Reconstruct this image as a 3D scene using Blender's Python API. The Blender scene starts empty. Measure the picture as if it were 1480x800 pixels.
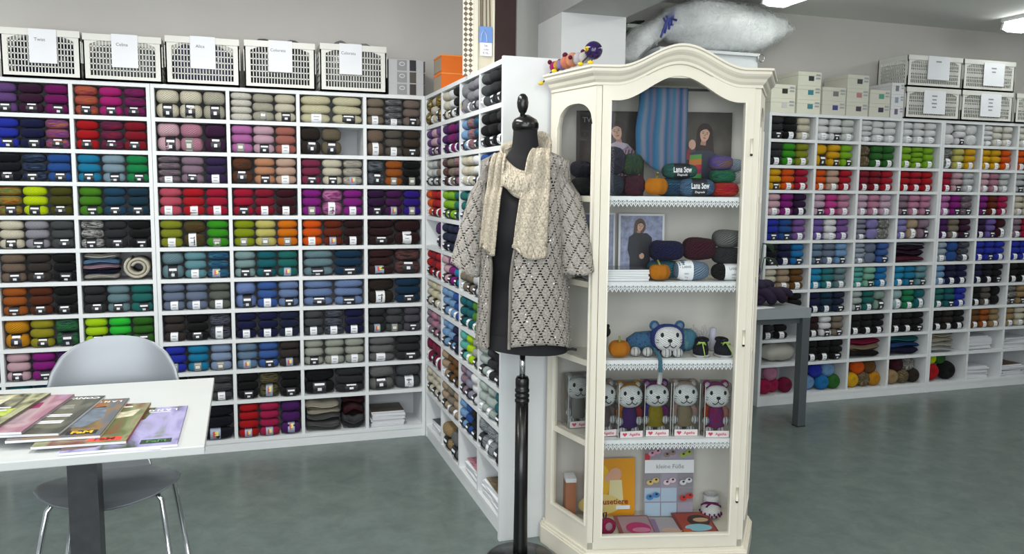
import bpy, math, random
from mathutils import Vector, Matrix
R_ = random.Random(7)
PI = math.pi
col = bpy.context.scene.collection

# ------------------------------------------------------------------ materials
def lin(c):
    return tuple((v/12.92 if v <= .04045 else ((v+.055)/1.055)**2.4) for v in c)
def hx(s):
    return lin(tuple(int(s[i:i+2], 16)/255 for i in (0, 2, 4)))
_M = {}
def nodes(name):
    m = bpy.data.materials.new(name); m.use_nodes = True
    nt = m.node_tree
    return m, nt, nt.nodes['Principled BSDF']
def mat(name, h, rough=.5, metal=0., spec=.5, noise=0., nscale=8., emit=0., alpha=1., bump=0.):
    if name in _M: return _M[name]
    m, nt, b = nodes(name)
    c = hx(h)
    b.inputs['Roughness'].default_value = rough
    b.inputs['Metallic'].default_value = metal
    b.inputs['Specular IOR Level'].default_value = spec
    b.inputs['Alpha'].default_value = alpha
    tc = nt.nodes.new('ShaderNodeTexCoord')
    n = nt.nodes.new('ShaderNodeTexNoise'); n.inputs['Scale'].default_value = nscale; n.inputs['Detail'].default_value = 4
    nt.links.new(tc.outputs['Object'], n.inputs['Vector'])
    r = nt.nodes.new('ShaderNodeValToRGB')
    k = noise if noise else .03
    r.color_ramp.elements[0].position = .3; r.color_ramp.elements[1].position = .7
    r.color_ramp.elements[0].color = tuple(x*(1-k) for x in c)+(1,)
    r.color_ramp.elements[1].color = tuple(min(1, x*(1+k)) for x in c)+(1,)
    nt.links.new(n.outputs['Fac'], r.inputs['Fac']); nt.links.new(r.outputs['Color'], b.inputs['Base Color'])
    if bump:
        bp = nt.nodes.new('ShaderNodeBump'); bp.inputs['Strength'].default_value = bump; bp.inputs['Distance'].default_value = .004
        nt.links.new(n.outputs['Fac'], bp.inputs['Height']); nt.links.new(bp.outputs['Normal'], b.inputs['Normal'])
    if emit:
        b.inputs['Emission Color'].default_value = c+(1,); b.inputs['Emission Strength'].default_value = emit
    _M[name] = m
    return m
def glass(name, tint='ffffff', k=.08):
    if name in _M: return _M[name]
    m, nt, b = nodes(name)
    out = nt.nodes['Material Output']
    t = nt.nodes.new('ShaderNodeBsdfTransparent'); t.inputs['Color'].default_value = hx(tint)+(1,)
    g = nt.nodes.new('ShaderNodeBsdfGlossy'); g.inputs['Roughness'].default_value = .02
    f = nt.nodes.new('ShaderNodeFresnel'); f.inputs['IOR'].default_value = 1.45
    a = nt.nodes.new('ShaderNodeMath'); a.operation = 'MULTIPLY'; a.inputs[1].default_value = k
    mx = nt.nodes.new('ShaderNodeMixShader')
    nt.links.new(f.outputs[0], a.inputs[0]); nt.links.new(a.outputs[0], mx.inputs[0])
    nt.links.new(t.outputs[0], mx.inputs[1]); nt.links.new(g.outputs[0], mx.inputs[2])
    nt.links.new(mx.outputs[0], out.inputs['Surface'])
    nt.nodes.remove(b); _M[name] = m
    return m
def film(name, h='e8ecec', amount=.5, rough=.18):
    if name in _M: return _M[name]
    m, nt, b = nodes(name)
    out = nt.nodes['Material Output']
    b.inputs['Base Color'].default_value = hx(h)+(1,); b.inputs['Roughness'].default_value = rough
    t = nt.nodes.new('ShaderNodeBsdfTransparent')
    mx = nt.nodes.new('ShaderNodeMixShader')
    tc = nt.nodes.new('ShaderNodeTexCoord'); n = nt.nodes.new('ShaderNodeTexNoise'); n.inputs['Scale'].default_value = 9; n.inputs['Detail'].default_value = 5; n.inputs['Distortion'].default_value = 1.5
    nt.links.new(tc.outputs['Object'], n.inputs['Vector'])
    mr = nt.nodes.new('ShaderNodeMapRange'); mr.inputs['From Min'].default_value = .3; mr.inputs['From Max'].default_value = .7
    mr.inputs['To Min'].default_value = max(0, amount-.25); mr.inputs['To Max'].default_value = min(1, amount+.25)
    nt.links.new(n.outputs['Fac'], mr.inputs['Value']); nt.links.new(mr.outputs[0], mx.inputs[0])
    bp = nt.nodes.new('ShaderNodeBump'); bp.inputs['Strength'].default_value = .6; bp.inputs['Distance'].default_value = .01
    nt.links.new(n.outputs['Fac'], bp.inputs['Height']); nt.links.new(bp.outputs['Normal'], b.inputs['Normal'])
    nt.links.new(t.outputs[0], mx.inputs[1]); nt.links.new(b.outputs[0], mx.inputs[2])
    nt.links.new(mx.outputs[0], out.inputs['Surface'])
    _M[name] = m
    return m
def yarn_mat(name, cols, knit=False, scale=1.):
    """wound yarn: strand ridges along the UV, several colours make a variegated yarn"""
    key = 'yarn '+name+(' knit' if knit else '')
    if key in _M: return _M[key]
    m, nt, b = nodes(key)
    L = nt.links
    b.inputs['Roughness'].default_value = .92; b.inputs['Specular IOR Level'].default_value = .15
    b.inputs['Sheen Weight'].default_value = .04; b.inputs['Sheen Roughness'].default_value = .6
    uv = nt.nodes.new('ShaderNodeUVMap')
    w = nt.nodes.new('ShaderNodeTexWave'); w.wave_type = 'BANDS'; w.bands_direction = 'DIAGONAL'
    w.inputs['Scale'].default_value = 9*scale if not knit else 14*scale
    w.inputs['Distortion'].default_value = 1.6; w.inputs['Detail'].default_value = 2; w.inputs['Detail Scale'].default_value = 1.5
    L.new(uv.outputs['UV'], w.inputs['Vector'])
    oi = nt.nodes.new('ShaderNodeObjectInfo')
    ra = nt.nodes.new('ShaderNodeValToRGB')
    if len(cols) == 1:
        c = hx(cols[0])
        ra.color_ramp.elements[0].color = tuple(x*.52 for x in c)+(1,)
        ra.color_ramp.elements[1].color = tuple(min(1, x*1.12) for x in c)+(1,)
        L.new(w.outputs['Fac'], ra.inputs['Fac']); L.new(ra.outputs['Color'], b.inputs['Base Color'])
    else:
        mp = nt.nodes.new('ShaderNodeMapping'); mp.inputs['Scale'].default_value = (9, 2.2, 1); mp.inputs['Rotation'].default_value = (0, 0, .5)
        av = nt.nodes.new('ShaderNodeVectorMath'); av.operation = 'ADD'
        L.new(uv.outputs['UV'], av.inputs[0]); L.new(oi.outputs['Random'], av.inputs[1]); L.new(av.outputs[0], mp.inputs['Vector'])
        n = nt.nodes.new('ShaderNodeTexNoise'); n.inputs['Scale'].default_value = 1.3; n.inputs['Detail'].default_value = 1.5
        L.new(mp.outputs[0], n.inputs['Vector'])
        el = ra.color_ramp.elements
        ra.color_ramp.interpolation = 'EASE'
        ps = [.32+.36*i/(len(cols)-1) for i in range(len(cols))]
        el[0].position = ps[0]; el[0].color = hx(cols[0])+(1,)
        el[1].position = ps[-1]; el[1].color = hx(cols[-1])+(1,)
        for p, c in list(zip(ps, cols))[1:-1]:
            e = el.new(p); e.color = hx(c)+(1,)
        L.new(n.outputs['Fac'], ra.inputs['Fac'])
        mxn = nt.nodes.new('ShaderNodeMixRGB'); mxn.blend_type = 'MULTIPLY'; mxn.inputs['Fac'].default_value = .45
        L.new(ra.outputs['Color'], mxn.inputs['Color1']); L.new(w.outputs['Color'], mxn.inputs['Color2'])
        L.new(mxn.outputs['Color'], b.inputs['Base Color'])
    bp = nt.nodes.new('ShaderNodeBump'); bp.inputs['Strength'].default_value = .7; bp.inputs['Distance'].default_value = .006
    L.new(w.outputs['Fac'], bp.inputs['Height']); L.new(bp.outputs['Normal'], b.inputs['Normal'])
    _M[key] = m
    return m

WHITE = mat('white laminate', 'd8dcdd', .45, noise=.02)
WALLM = mat('painted wall', 'c9c6c1', .9, noise=.03, nscale=2)
CEIL = mat('ceiling paint', 'e6e6e2', .9, noise=.02, nscale=2)
PAPER = mat('white paper', 'e4e6ea', .7)
INK = mat('black ink', '1b1b1f', .6)
DARK = mat('dark print', '2b2a2f', .6)
GREYP = mat('grey print', '8d9094', .6)
BLACKP = mat('black gloss plastic', '0b0b0c', .25)
CHROME = mat('chrome', 'c9ccce', .12, metal=1)
CRATE = mat('white crate plastic', 'd9d9d2', .4)
CREAM = mat('cream painted wood', 'd8d3c3', .45, noise=.03, nscale=5)

# ------------------------------------------------------------------ mesh builder
class MB:
    def __init__(s): s.v = []; s.f = []; s.m = []; s.uv = []; s.mats = []; s.sm = []
    def slot(s, m):
        if m not in s.mats: s.mats.append(m)
        return s.mats.index(m)
    def face(s, idx, m, uv=None, smooth=False):
        s.f.append(tuple(idx)); s.m.append(s.slot(m)); s.uv.append(uv or [(0, 0)]*len(idx)); s.sm.append(smooth)
    def add(s, pts):
        k = len(s.v); s.v += [tuple(p) for p in pts]; return k
    def poly(s, pts, m, uv=None):
        k = s.add(pts); s.face(range(k, k+len(pts)), m, uv); return s
    def box(s, c, d, m, rot=None, piv=None):
        x, y, z = (t/2 for t in d)
        P = [Vector(p) for p in ((-x,-y,-z),(x,-y,-z),(x,y,-z),(-x,y,-z),(-x,-y,z),(x,-y,z),(x,y,z),(-x,y,z))]
        if rot is not None: P = [rot @ p for p in P]
        k = s.add([p+Vector(c) for p in P])
        for q in ((3,2,1,0),(4,5,6,7),(0,1,5,4),(1,2,6,5),(2,3,7,6),(3,0,4,7)):
            s.face([k+i for i in q], m, [(0,0),(1,0),(1,1),(0,1)])
        return s
    def b2(s, a, b, m):
        return s.box([(i+j)/2 for i, j in zip(a, b)], [abs(j-i) for i, j in zip(a, b)], m)
    def grid(s, fn, nu, nv, m, closeu=False, smooth=True, uvs=(1, 1)):
        k = len(s.v); cu = nu if closeu else nu+1
        for j in range(nv+1):
            for i in range(cu): s.v.append(tuple(fn(i/nu, j/nv)))
        for j in range(nv):
            for i in range(nu):
                i2 = (i+1) % cu
                s.face((k+j*cu+i, k+j*cu+i2, k+(j+1)*cu+i2, k+(j+1)*cu+i), m,
                       [(i/nu*uvs[0], j/nv*uvs[1]), ((i+1)/nu*uvs[0], j/nv*uvs[1]), ((i+1)/nu*uvs[0], (j+1)/nv*uvs[1]), (i/nu*uvs[0], (j+1)/nv*uvs[1])], smooth)
        return k
    def ell(s, c, r, m, nu=16, nv=10, rot=None, e=1.):
        c = Vector(c)
        def fn(u, v):
            t = u*2*PI; p = v*PI
            f = lambda q: math.copysign(abs(q)**e, q)
            q = Vector((r[0]*f(math.cos(t))*abs(math.sin(p))**e, r[1]*f(math.sin(t))*abs(math.sin(p))**e, -r[2]*f(math.cos(p))))
            if rot is not None: q = rot @ q
            return c+q
        s.grid(fn, nu, nv, m, True); return s
    def lathe(s, prof, m, seg=24, c=(0,0,0), sx=1., sy=1., rot=None):
        c = Vector(c); n = len(prof)-1
        def fn(u, v):
            i = min(n, int(round(v*n))); r, z = prof[i]; t = u*2*PI
            q = Vector((r*sx*math.cos(t), r*sy*math.sin(t), z))
            if rot is not None: q = rot @ q
            return c+q
        s.grid(fn, seg, n, m, True); return s
    def tube(s, pts, r, m, seg=10, cap=True, sq=None):
        pts = [Vector(p) for p in pts]; n = len(pts)-1
        rr = r if isinstance(r, (list, tuple)) else [r]*(n+1)
        fr = []
        up = None
        for i in range(n+1):
            d = (pts[min(n, i+1)]-pts[max(0, i-1)]).normalized()
            if up is None:
                up = Vector((0,0,1)) if abs(d.z) < .9 else Vector((0,1,0))
            a = d.cross(up).normalized(); up = a.cross(d).normalized()
            fr.append((a, up.copy()))
        ka, kb = sq or (1, 1)
        k = len(s.v)
        def fn(u, v):
            i = int(round(v*n)); t = u*2*PI; a, b_ = fr[i]
            return pts[i]+a*(rr[i]*ka*math.cos(t))+b_*(rr[i]*kb*math.sin(t))
        s.grid(fn, seg, n, m, True, uvs=(1, n))
        if cap:
            s.face([k+i for i in range(seg)], m); s.face([k+n*seg+i for i in reversed(range(seg))], m)
        return s
    def prism(s, poly, z0, z1, m, top=True, bot=True):
        """extrude a plan polygon (x,y) from z0 to z1"""
        n = len(poly)
        k = s.add([(x, y, z0) for x, y in poly]+[(x, y, z1) for x, y in poly])
        for i in range(n):
            j = (i+1) % n
            s.face((k+i, k+j, k+n+j, k+n+i), m, [(0,0),(1,0),(1,1),(0,1)])
        if bot: s.face([k+i for i in reversed(range(n))], m)
        if top: s.face([k+n+i for i in range(n)], m)
        return s
    def plate(s, poly, y0, y1, m, sub=None):
        """extrude an upright polygon (x,z) from y0 to y1"""
        n = len(poly)
        k = s.add([(x, y0, z) for x, z in poly]+[(x, y1, z) for x, z in poly])
        for i in range(n):
            j = (i+1) % n
            s.face((k+i, k+n+i, k+n+j, k+j), m)
        s.face([k+i for i in range(n)], m); s.face([k+n+i for i in reversed(range(n))], m)
        return s
    def xf(s, M):
        s.v = [tuple(M @ Vector(p)) for p in s.v]; return s
    def merge(s, o, M=None):
        k = len(s.v)
        s.v += [tuple(M @ Vector(p)) if M else p for p in o.v]
        for f, mi, uv, sm in zip(o.f, o.m, o.uv, o.sm): s.face([i+k for i in f], o.mats[mi], uv, sm)
        return s
    def mesh(s, name):
        me = bpy.data.meshes.new(name)
        me.from_pydata(s.v, [], s.f)
        for m in s.mats: me.materials.append(m)
        me.polygons.foreach_set('material_index', s.m)
        me.polygons.foreach_set('use_smooth', s.sm)
        uvl = me.uv_layers.new(name='UVMap')
        flat = [t for q in s.uv for p in q for t in p]
        uvl.data.foreach_set('uv', flat)
        me.update()
        return me
def tag(o, label=None, cat=None, group=None, kind=None):
    if label: o['label'] = label
    if cat: o['category'] = cat
    if group: o['group'] = group
    if kind: o['kind'] = kind
    return o
def obj(name, mb, parent=None, label=None, cat=None, group=None, kind=None, loc=None, rot=None):
    me = mb if isinstance(mb, bpy.types.Mesh) else mb.mesh(name)
    o = bpy.data.objects.new(name, me); col.objects.link(o)
    if parent: o.parent = parent
    if loc is not None: o.location = loc
    if rot is not None: o.rotation_euler = rot
    return tag(o, label, cat, group, kind)
def thing(name, label, cat, loc=(0,0,0), rz=0, group=None, rot=None):
    o = bpy.data.objects.new(name, None); o.empty_display_size = .05; col.objects.link(o)
    o.location = loc; o.rotation_euler = rot or (0, 0, rz)
    return tag(o, label, cat, group)
def struct(name, mb): return obj(name, mb, kind='structure')
def solid(o, t, off=-1):
    md = o.modifiers.new('thickness', 'SOLIDIFY'); md.thickness = t; md.offset = off; return o
def subd(o, n=1):
    md = o.modifiers.new('smooth', 'SUBSURF'); md.levels = n; md.render_levels = n; return o
def bevel(o, w=.003, n=2):
    md = o.modifiers.new('bevel', 'BEVEL'); md.width = w; md.segments = n; md.limit_method = 'ANGLE'; return o
_T = {}
def text_mesh(string, size, m, align='CENTER', bold=0.):
    cu = bpy.data.curves.new('lettering', 'FONT'); cu.body = string; cu.size = size; cu.align_x = align; cu.align_y = 'CENTER'
    cu.resolution_u = 2; cu.offset = bold
    t = bpy.data.objects.new('lettering', cu); col.objects.link(t)
    dg = bpy.context.evaluated_depsgraph_get()
    me = bpy.data.meshes.new_from_object(t.evaluated_get(dg)); me.materials.clear(); me.materials.append(m)
    bpy.data.objects.remove(t); bpy.data.curves.remove(cu)
    return me
def text(parent, string, size, loc, m, rot=(PI/2, 0, 0), align='CENTER', bold=0., name='lettering', sx=1.):
    o = bpy.data.objects.new(name, text_mesh(string, size, m, align, bold)); col.objects.link(o)
    o.parent = parent; o.location = loc; o.rotation_euler = rot; o.scale = (sx, 1, 1)
    return o

# ------------------------------------------------------------------ camera
CAM = (0, -5.07808, 1.6)
yaw, pitch, roll, FPX = .3191, .10777, .01058, 1179.30467
fwd = Vector((math.sin(yaw)*math.cos(pitch), math.cos(yaw)*math.cos(pitch), -math.sin(pitch)))
rgt = Vector((math.cos(yaw), -math.sin(yaw), 0)); upv = rgt.cross(fwd)
rgt2 = rgt*math.cos(roll)+upv*math.sin(roll); up2 = upv*math.cos(roll)-rgt*math.sin(roll)
cd = bpy.data.cameras.new('camera'); cam = bpy.data.objects.new('camera', cd); col.objects.link(cam)
Mc = Matrix((rgt2, up2, -fwd)).transposed().to_4x4(); Mc.translation = CAM
cam.matrix_world = Mc
bpy.context.scene.cycles.transparent_max_bounces = 24
cd.sensor_width = 36; cd.lens = FPX/1480*36; cd.clip_start = .05
bpy.context.scene.camera = cam
def depth_of(p):
    return (Vector(p)-Vector(CAM)).dot(fwd)
def pix(p):
    d = Vector(p)-Vector(CAM); z = d.dot(fwd)
    return 740+FPX*d.dot(rgt2)/z, 400-FPX*d.dot(up2)/z

# ------------------------------------------------------------------ room
def floor_mat():
    m, nt, b = nodes('grey green linoleum'); L = nt.links
    tc = nt.nodes.new('ShaderNodeTexCoord')
    n = nt.nodes.new('ShaderNodeTexNoise'); n.inputs['Scale'].default_value = 7; n.inputs['Detail'].default_value = 12; n.inputs['Roughness'].default_value = .72; n.inputs['Distortion'].default_value = .4
    L.new(tc.outputs['Object'], n.inputs['Vector'])
    r = nt.nodes.new('ShaderNodeValToRGB'); e = r.color_ramp.elements
    e[0].position = .3; e[0].color = hx('586360')+(1,); e[1].position = .72; e[1].color = hx('6c7874')+(1,)
    L.new(n.outputs['Fac'], r.inputs['Fac']); L.new(r.outputs['Color'], b.inputs['Base Color'])
    b.inputs['Roughness'].default_value = .27; b.inputs['Specular IOR Level'].default_value = .4
    return m
FLOOR = floor_mat()
X0, X1, Y0, Y1, HC = -3.2, 8.2, -6.6, .34, 2.945
struct('floor', MB().b2((X0, Y0, -.06), (X1, Y1+.1, 0), FLOOR))
struct('wall_back', MB().b2((X0, Y1, 0), (X1, Y1+.1, HC), WALLM))
struct('ceiling', MB().b2((X0, Y0, HC), (X1, Y1+.1, HC+.08), CEIL))
struct('wall_right', MB().b2((X1, Y0, 0), (X1+.1, Y1+.1, HC), WALLM))
# pillar with a dropped beam running towards the viewer, brown upright trim on the wall
struct('trim_1', MB().b2((1.622, Y1-.05, 0), (1.783, Y1, HC), mat('dark brown board', '54403f', .7, noise=.05)))
PILL = mat('pillar paint', 'e6e8e8', .85, noise=.02, nscale=2)
struct('trim_2', MB().b2((1.783, Y1-.07, 0), (2.12, Y1, HC), mat('pale pier paint', 'd0d1cd', .9, noise=.02, nscale=2)))
struct('trim_3', MB().b2((1.802, -.5, 0), (2.218, -.1, 2.63), PILL))
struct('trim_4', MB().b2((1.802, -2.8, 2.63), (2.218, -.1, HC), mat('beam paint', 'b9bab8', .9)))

# ------------------------------------------------------------------ shelving units
ZB = [.065, .304, .490, .676, .860, 1.045, 1.230, 1.414, 1.600, 1.780, 1.968, 2.155]   # board centres, bottom to top
TH = .022; DEP = .30
BACKM = mat('shelf back panel', 'bfc1c4', .7)
def shelf_unit(label, loc, rz, xs, end_w=None):
    """xs: local centre x of every upright, left to right; open side faces local -y"""
    t = thing('shelf_unit', label, 'shelving unit', loc, rz, None)
    n = len(xs)
    for i, x in enumerate(xs):
        end = i in (0, n-1)
        obj('side_panel' if end else 'divider', MB().b2((x-.01, 0 if end else .002, 0 if end else ZB[0]), (x+.01, DEP, 2.166 if end else 2.15), WHITE), t)
    for k, z in enumerate(ZB):
        obj('top_board' if k == 11 else 'shelf_board', MB().b2((xs[0]+.01, .001, z-TH/2), (xs[-1]-.01, DEP-.004, z+TH/2), WHITE), t)
    obj('kick_board', MB().b2((xs[0]+.01, .004, 0), (xs[-1]-.01, .02, ZB[0]-TH/2), WHITE), t)
    obj('back_panel', MB().b2((xs[0]+.01, DEP-.004, 0), (xs[-1]-.01, DEP+.004, 2.15), BACKM), t)
    return t
UL1 = [-1.675, -1.28, -.8799, -.4893]
UL2 = [-.4673, -.0668, .3278, .7223, 1.085]
UR1 = [3.6253, 4.0289, 4.4227, 4.811, 5.2006]
UR2 = [5.2226, 5.6177, 5.9915, 6.39, 6.79]
shelf_unit('tall white open shelf unit of yarn at the left edge, behind the silver chair', (0,0,0), 0, UL1)
shelf_unit('tall white open shelf unit of yarn between chair and aisle shelf on the back wall', (0,0,0), 0, UL2)
shelf_unit('tall white open shelf unit of yarn on the right wall, nearest the grey desk', (0,0,0), 0, UR1)
shelf_unit('tall white open shelf unit of yarn at the far right edge of the shop', (0,0,0), 0, UR2)
AX = [.01, .43, .85, 1.225, 1.635]
AO = (1.097, .0, 0); ARZ = -PI/2
shelf_unit('white open shelf unit standing out from the back wall, beside the mannequin', AO, ARZ, AX)
# broad plain end panel of the aisle unit, and its closed back half
t = thing('end_panel', 'wide plain white panel closing the end of the aisle shelf behind the mannequin', 'panel', (1.097, -1.66, 0))
obj('panel_face', MB().b2((-.02, -.012, 0), (.32, .012, 2.166), WHITE), t)
obj('panel_edge', MB().b2((.308, .013, 0), (.32, 1.62, 2.166), WHITE), t)

# ------------------------------------------------------------------ yarn palette: code -> (words, colours)
PAL = dict(
 lil=('lilac', '6c4a86'), plu=('dark plum', '3c1836'), mgp=('purple magenta', '7a1263'), cor=('coral mottled', 'b8435a', 'c4683f', '9a2f58'),
 fuc=('fuchsia', 'b5237a'), plm=('plum mottled', '4a1c40', '8a1f66', '5c1a48'), cre=('cream', 'dad4be'), crg=('greyish cream', 'b6b3a2'),
 crw=('off white', 'e6e4d8'), yel=('pale cream yellow', 'd8d3b0'), tau=('taupe', '857a6a'), sil=('silver grey', '8e8f92', '4d4e52', 'b0b1b4'), tbr=('brownish taupe', '80726a'),
 roy=('royal blue', '2535b0'), nav=('navy', '161b45'), orv=('orange violet mottled', 'b3602f', '7a3a8a', 'c07a3a'), red=('bright red', 'b5101a'),
 win=('wine mottled', '7c1d38', '5a1e4a', '92243a'), dre=('dark red', '8a0f24'), ppk=('pale pink', 'd3aeb9'), dpk=('dusty pink', 'bb8296'), dpl=('deep plum', '3d1b3c'),
 orc=('orchid pink', 'bf72b0'), pin=('light pink', 'd2adbd'), dco=('dusty coral', 'b06d62'), dbr=('dark brown', '2c241f'), olt=('olive taupe', '6d6350'),
 gbr=('greyish brown', '766557'), gry=('warm grey', '5f5a53'), cho=('chocolate brown', '463a30'), bkn=('blue black', '0e111d'), bld=('blue mottled', '50698a', '1a2138', '31466b'),
 blu=('mid blue', '25539a'), tur=('turquoise blue', '1883ae'), lbg=('light grey blue', '8aa3b2'), grn=('emerald green', '128a4c'),
 gmv=('grey mauve flecked', '8b8088', '6d5d68', 'a79ca2'), mau=('mauve', '927a8c'), dvi=('dark violet', '35264f'), brm=('rust brown mottled', '3a2f28', '6c3a22', '41372c'),
 pea=('peach', 'c88f6d'), lpe=('light peach', 'cfae9b'), ras=('raspberry mauve', '85304e'), crs=('cream grey striped', 'cdc8b5', 'a09c92', 'd8d3c0'),
 cha=('charcoal', '2e3033'), cgs=('charcoal silver', '2c2f35', '6c747b', '24272b'), rus=('rust orange', 'a4571c'), blk=('black', '0f0f11'),
 rgv=('red green striped', 'a8281c', '5a8a4c', 'b0862a', '8c1f1a'), nye=('neon yellow', 'c6e007'), dol=('dark olive', '4a4a12'), lea=('leaf green', '4c8a1e'),
 tbl=('petrol blue', '1f4862'), dte=('dark teal', '16384a'), ros=('rose pink', 'c55568'), crr=('poppy red', 'b81524'), cri=('crimson', 'ac1236'), dcr=('deep crimson', '8c1530'),
 dwi=('dark wine', '3e0f1c'), mag=('magenta purple', '8a1f86'), mav=('magenta streaked', '8d1f70', 'c77fae', '7e1a66'), dpu=('dark purple', '33123f'), vio=('dark magenta violet', '4a1650'),
 ind=('indigo violet', '33178a'), lgr=('light grey', '9a98a2'), dgr=('dark grey', '4a4e50'), zeb=('zebra striped', '17181b', 'd8d8d6', '1b1c1f', 'c4c4c2'),
 oli=('olive green', '8a9222'), bgv=('brown green mottled', '3e4a22', '55391f', '4d5a2a'), bgr=('bright green', '3a9a1c'), lio=('lime olive', '8f9f10'),
 pye=('pale yellow', 'cfc870'), ora=('orange', 'e07a08'), ord=('strong orange', 'e25a0c'), rsd=('dark rust', '6c2812'), wbr=('wine brown', '2e1418'),
 gte=('grey teal', '6d8b93'), lte=('light teal', '6a9ca6'), btv=('blue teal mottled', '2f6b8c', '1f4a6c', '4a8aa0'), pte=('pale grey teal', '86a3a5'), tea=('teal', '13656e'), teg=('teal green', '1f6f6a'),
 pet=('dark petrol', '123650'), wbv=('wine brown mottled', '2c1c22', '42201f', '1c1620'), brw=('brown wine mottled', '3b2b2a', '6d4a48', '30211f'),
 rob=('rusty brown', '5a2a14'), gbl=('greyish blue', '717f98'), ggr=('grey green', '646b62'), per=('periwinkle blue', '7087bb'), bl2=('cornflower blue', '3d62a8'),
 sbl=('soft blue', '7189b4'), gol=('golden orange', 'c98a12'), oly=('olive yellow', '9a9420'), dgv=('dark green speckled', '1c2a3a', '2f7a3c', '22324a'),
 nye2=('neon yellow green', 'b4e012'), ngr=('neon green', '2fcc3c'), fgr=('forest green', '2f6a1c'), mgn=('magenta', '8c1a80'), bks=('black grey striped', '17181f', '5d6270', '1b1c24'),
 sla=('slate navy', '1d2742'), pbl=('pale blue', '8ca0c0'), sky=('sky blue mottled', '5a94c4', '7b8a9a', '4d86ba'), chb=('charcoal brown', '38322f'),
 pgg=('pale grey green', 'a9aea2'), mgr=('medium grey', '6d6f6e'), bye=('black yellow flecked', '131316', '6a6440', '17171a'), csl=('charcoal striped', '36383b', '55585b'),
 cpk=('crimson pink', 'ad1c50'), pur=('purple', '4c1b62'), npu=('navy purple', '211b45'), gpu=('grey purple', '55525d'), peo=('peach orange', 'd08a4a'),
 wht=('white', 'f0f2f4'), wgr=('greenish white', 'dde2dc'), lim=('lime green', '86bd22'), goy=('golden yellow', 'e0ac12'), twe=('brown tweed', '8a7a58', '5a4a3a', 'a89468'),
 grd=('grass green', '2f6f2a'), hpk=('hot pink', 'cc3f93'), pk2=('rose', 'c887a4'), lpk=('pale lilac pink', 'd0b2c8'), lav=('lavender', '8d86c0'), lcp=('lilac purple', '7f5aa0'),
 wlv=('light violet', '7a63b0'), gli=('grey lilac', '8f8fa2'), bei=('beige', 'b29c82'), brn=('brown', '6d4a22'), cya=('cyan blue', '1f92c0'), tgn=('sea green', '2f8286'),
 aqu=('aqua', '5cb8ae'), min=('mint', '86c2a8'), azu=('azure blue', '1a78b8'), dbl=('deep blue', '164a86'), rgr=('ruby red', 'b4142a'), gsw=('grey swirl', 'a5a6a2', '62645f', 'c4c4bf'),
 pgb=('pale greyish blue', 'a2b0c0'), sag=('sage', '8aa69a'), paq=('pale aqua', 'a2c0c4'), emg=('green', '1f8a58'), tan=('tan', 'a38a62'), gwh=('greyish white', 'c8cccd'),
 lcr=('light cream', 'd9d3bf'), lbl=('light blue', '7ba6d2'), mtw=('mint white', 'b4c2bc'), mix=('multicolour', 'a83a5c', '4a6a94', 'c4863a', '6a3a84'), gdb=('gold black novelty', '1d1a14', 'a8862a', '221c12', 'd2c8a0'),
 brg=('burgundy', '7a123c'), org=('orange labelled grey', '8a8a90'), wo=('heather grey', '7d848a', '9aa0a6', '6a7076'),
)
def ymat(code, **k):
    p = PAL[code]; return yarn_mat(p[0], p[1:], **k)

# one wound ball, axis along x, unit size, three variants; and a paper sleeve
def ball_mb(m, var=0, nu=18, nv=12):
    rr = random.Random(40+var); ph = [rr.uniform(0, 6.28) for _ in range(4)]
    b = MB()
    def fn(u, v):
        x = -math.cos(v*PI); x = math.copysign(abs(x)**.8, x)
        r = .5*max(0, 1-abs(x)**3.8)**.4
        r *= 1+.03*math.sin(3*x+ph[0])+.015*math.sin(7*x+ph[1])
        t = u*2*PI
        c, s = math.cos(t), math.sin(t)
        e = .74
        y = r*math.copysign(abs(c)**e, c); z = r*math.copysign(abs(s)**e, s)
        k = 1+.025*math.sin(2*t+4*x+ph[2])
        return (x*.5, y*k, z*k)
    b.grid(fn, nu, nv, m, True, uvs=(2, 1))
    return b
def band_mb(style, var=0):
    rr = random.Random(90+var)
    b = MB()
    base = {'k': mat('black paper band', '202127', .5), 'w': PAPER, 'g': mat('grey paper band', '7c7d78', .5), 'c': mat('picture band', '93a0b4', .5)}[style]
    ink = PAPER if style == 'k' else GREYP if style != 'g' else mat('pale print', 'd8d8d0', .6)
    x0 = rr.choice((-.2, -.08, -.14)); x1 = x0+(.44 if style == 'k' else rr.choice((.34, .4)))
    def pt(x, t, s):
        c, q = math.cos(t), math.sin(t); e = .74
        r = .5*max(0, 1-abs(2*x)**3.8)**.4*1.03*s
        return (x, -r*math.copysign(abs(c)**e, c), r*math.copysign(abs(q)**e, q))
    b.grid(lambda u, v: pt(x0+(x1-x0)*u, -PI/2+PI*2*v, 1.02), 3, 16, base)
    def bar(a, c, t0, t1, m):
        b.grid(lambda u, v: pt(a+(c-a)*u, t0+(t1-t0)*v, 1.045), 4, 2, m)
    w = x1-x0
    if style == 'k':
        bar(x0+.12*w, x1-.12*w, .12, .42, ink); bar(x0+.34*w, x1-.34*w, -.5, -.08, ink)
    elif style == 'w':
        bar(x0+.2*w, x1-.2*w, .1, .22, ink); bar(x0+.26*w, x1-.3*w, -.3, -.2, ink)
    elif style == 'g':
        bar(x0+.1*w, x1-.1*w, .5, .62, ink); bar(x0+.1*w, x1-.1*w, -.62, -.5, ink); bar(x0+.2*w, x1-.2*w, -.2, .2, ink)
    else:
        bar(x0+.25*w, x0+.55*w, -.35, .45, mat('band picture red', 'c04a5a')); bar(x0+.45*w, x1-.2*w, -.1, .5, mat('band picture yellow', 'd8d06a'))
    return b
BALL = [ball_mb(WHITE, i).mesh('yarn_ball') for i in range(3)]
BALL_MB = [ball_mb(WHITE, i, 14, 9) for i in range(3)]
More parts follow.
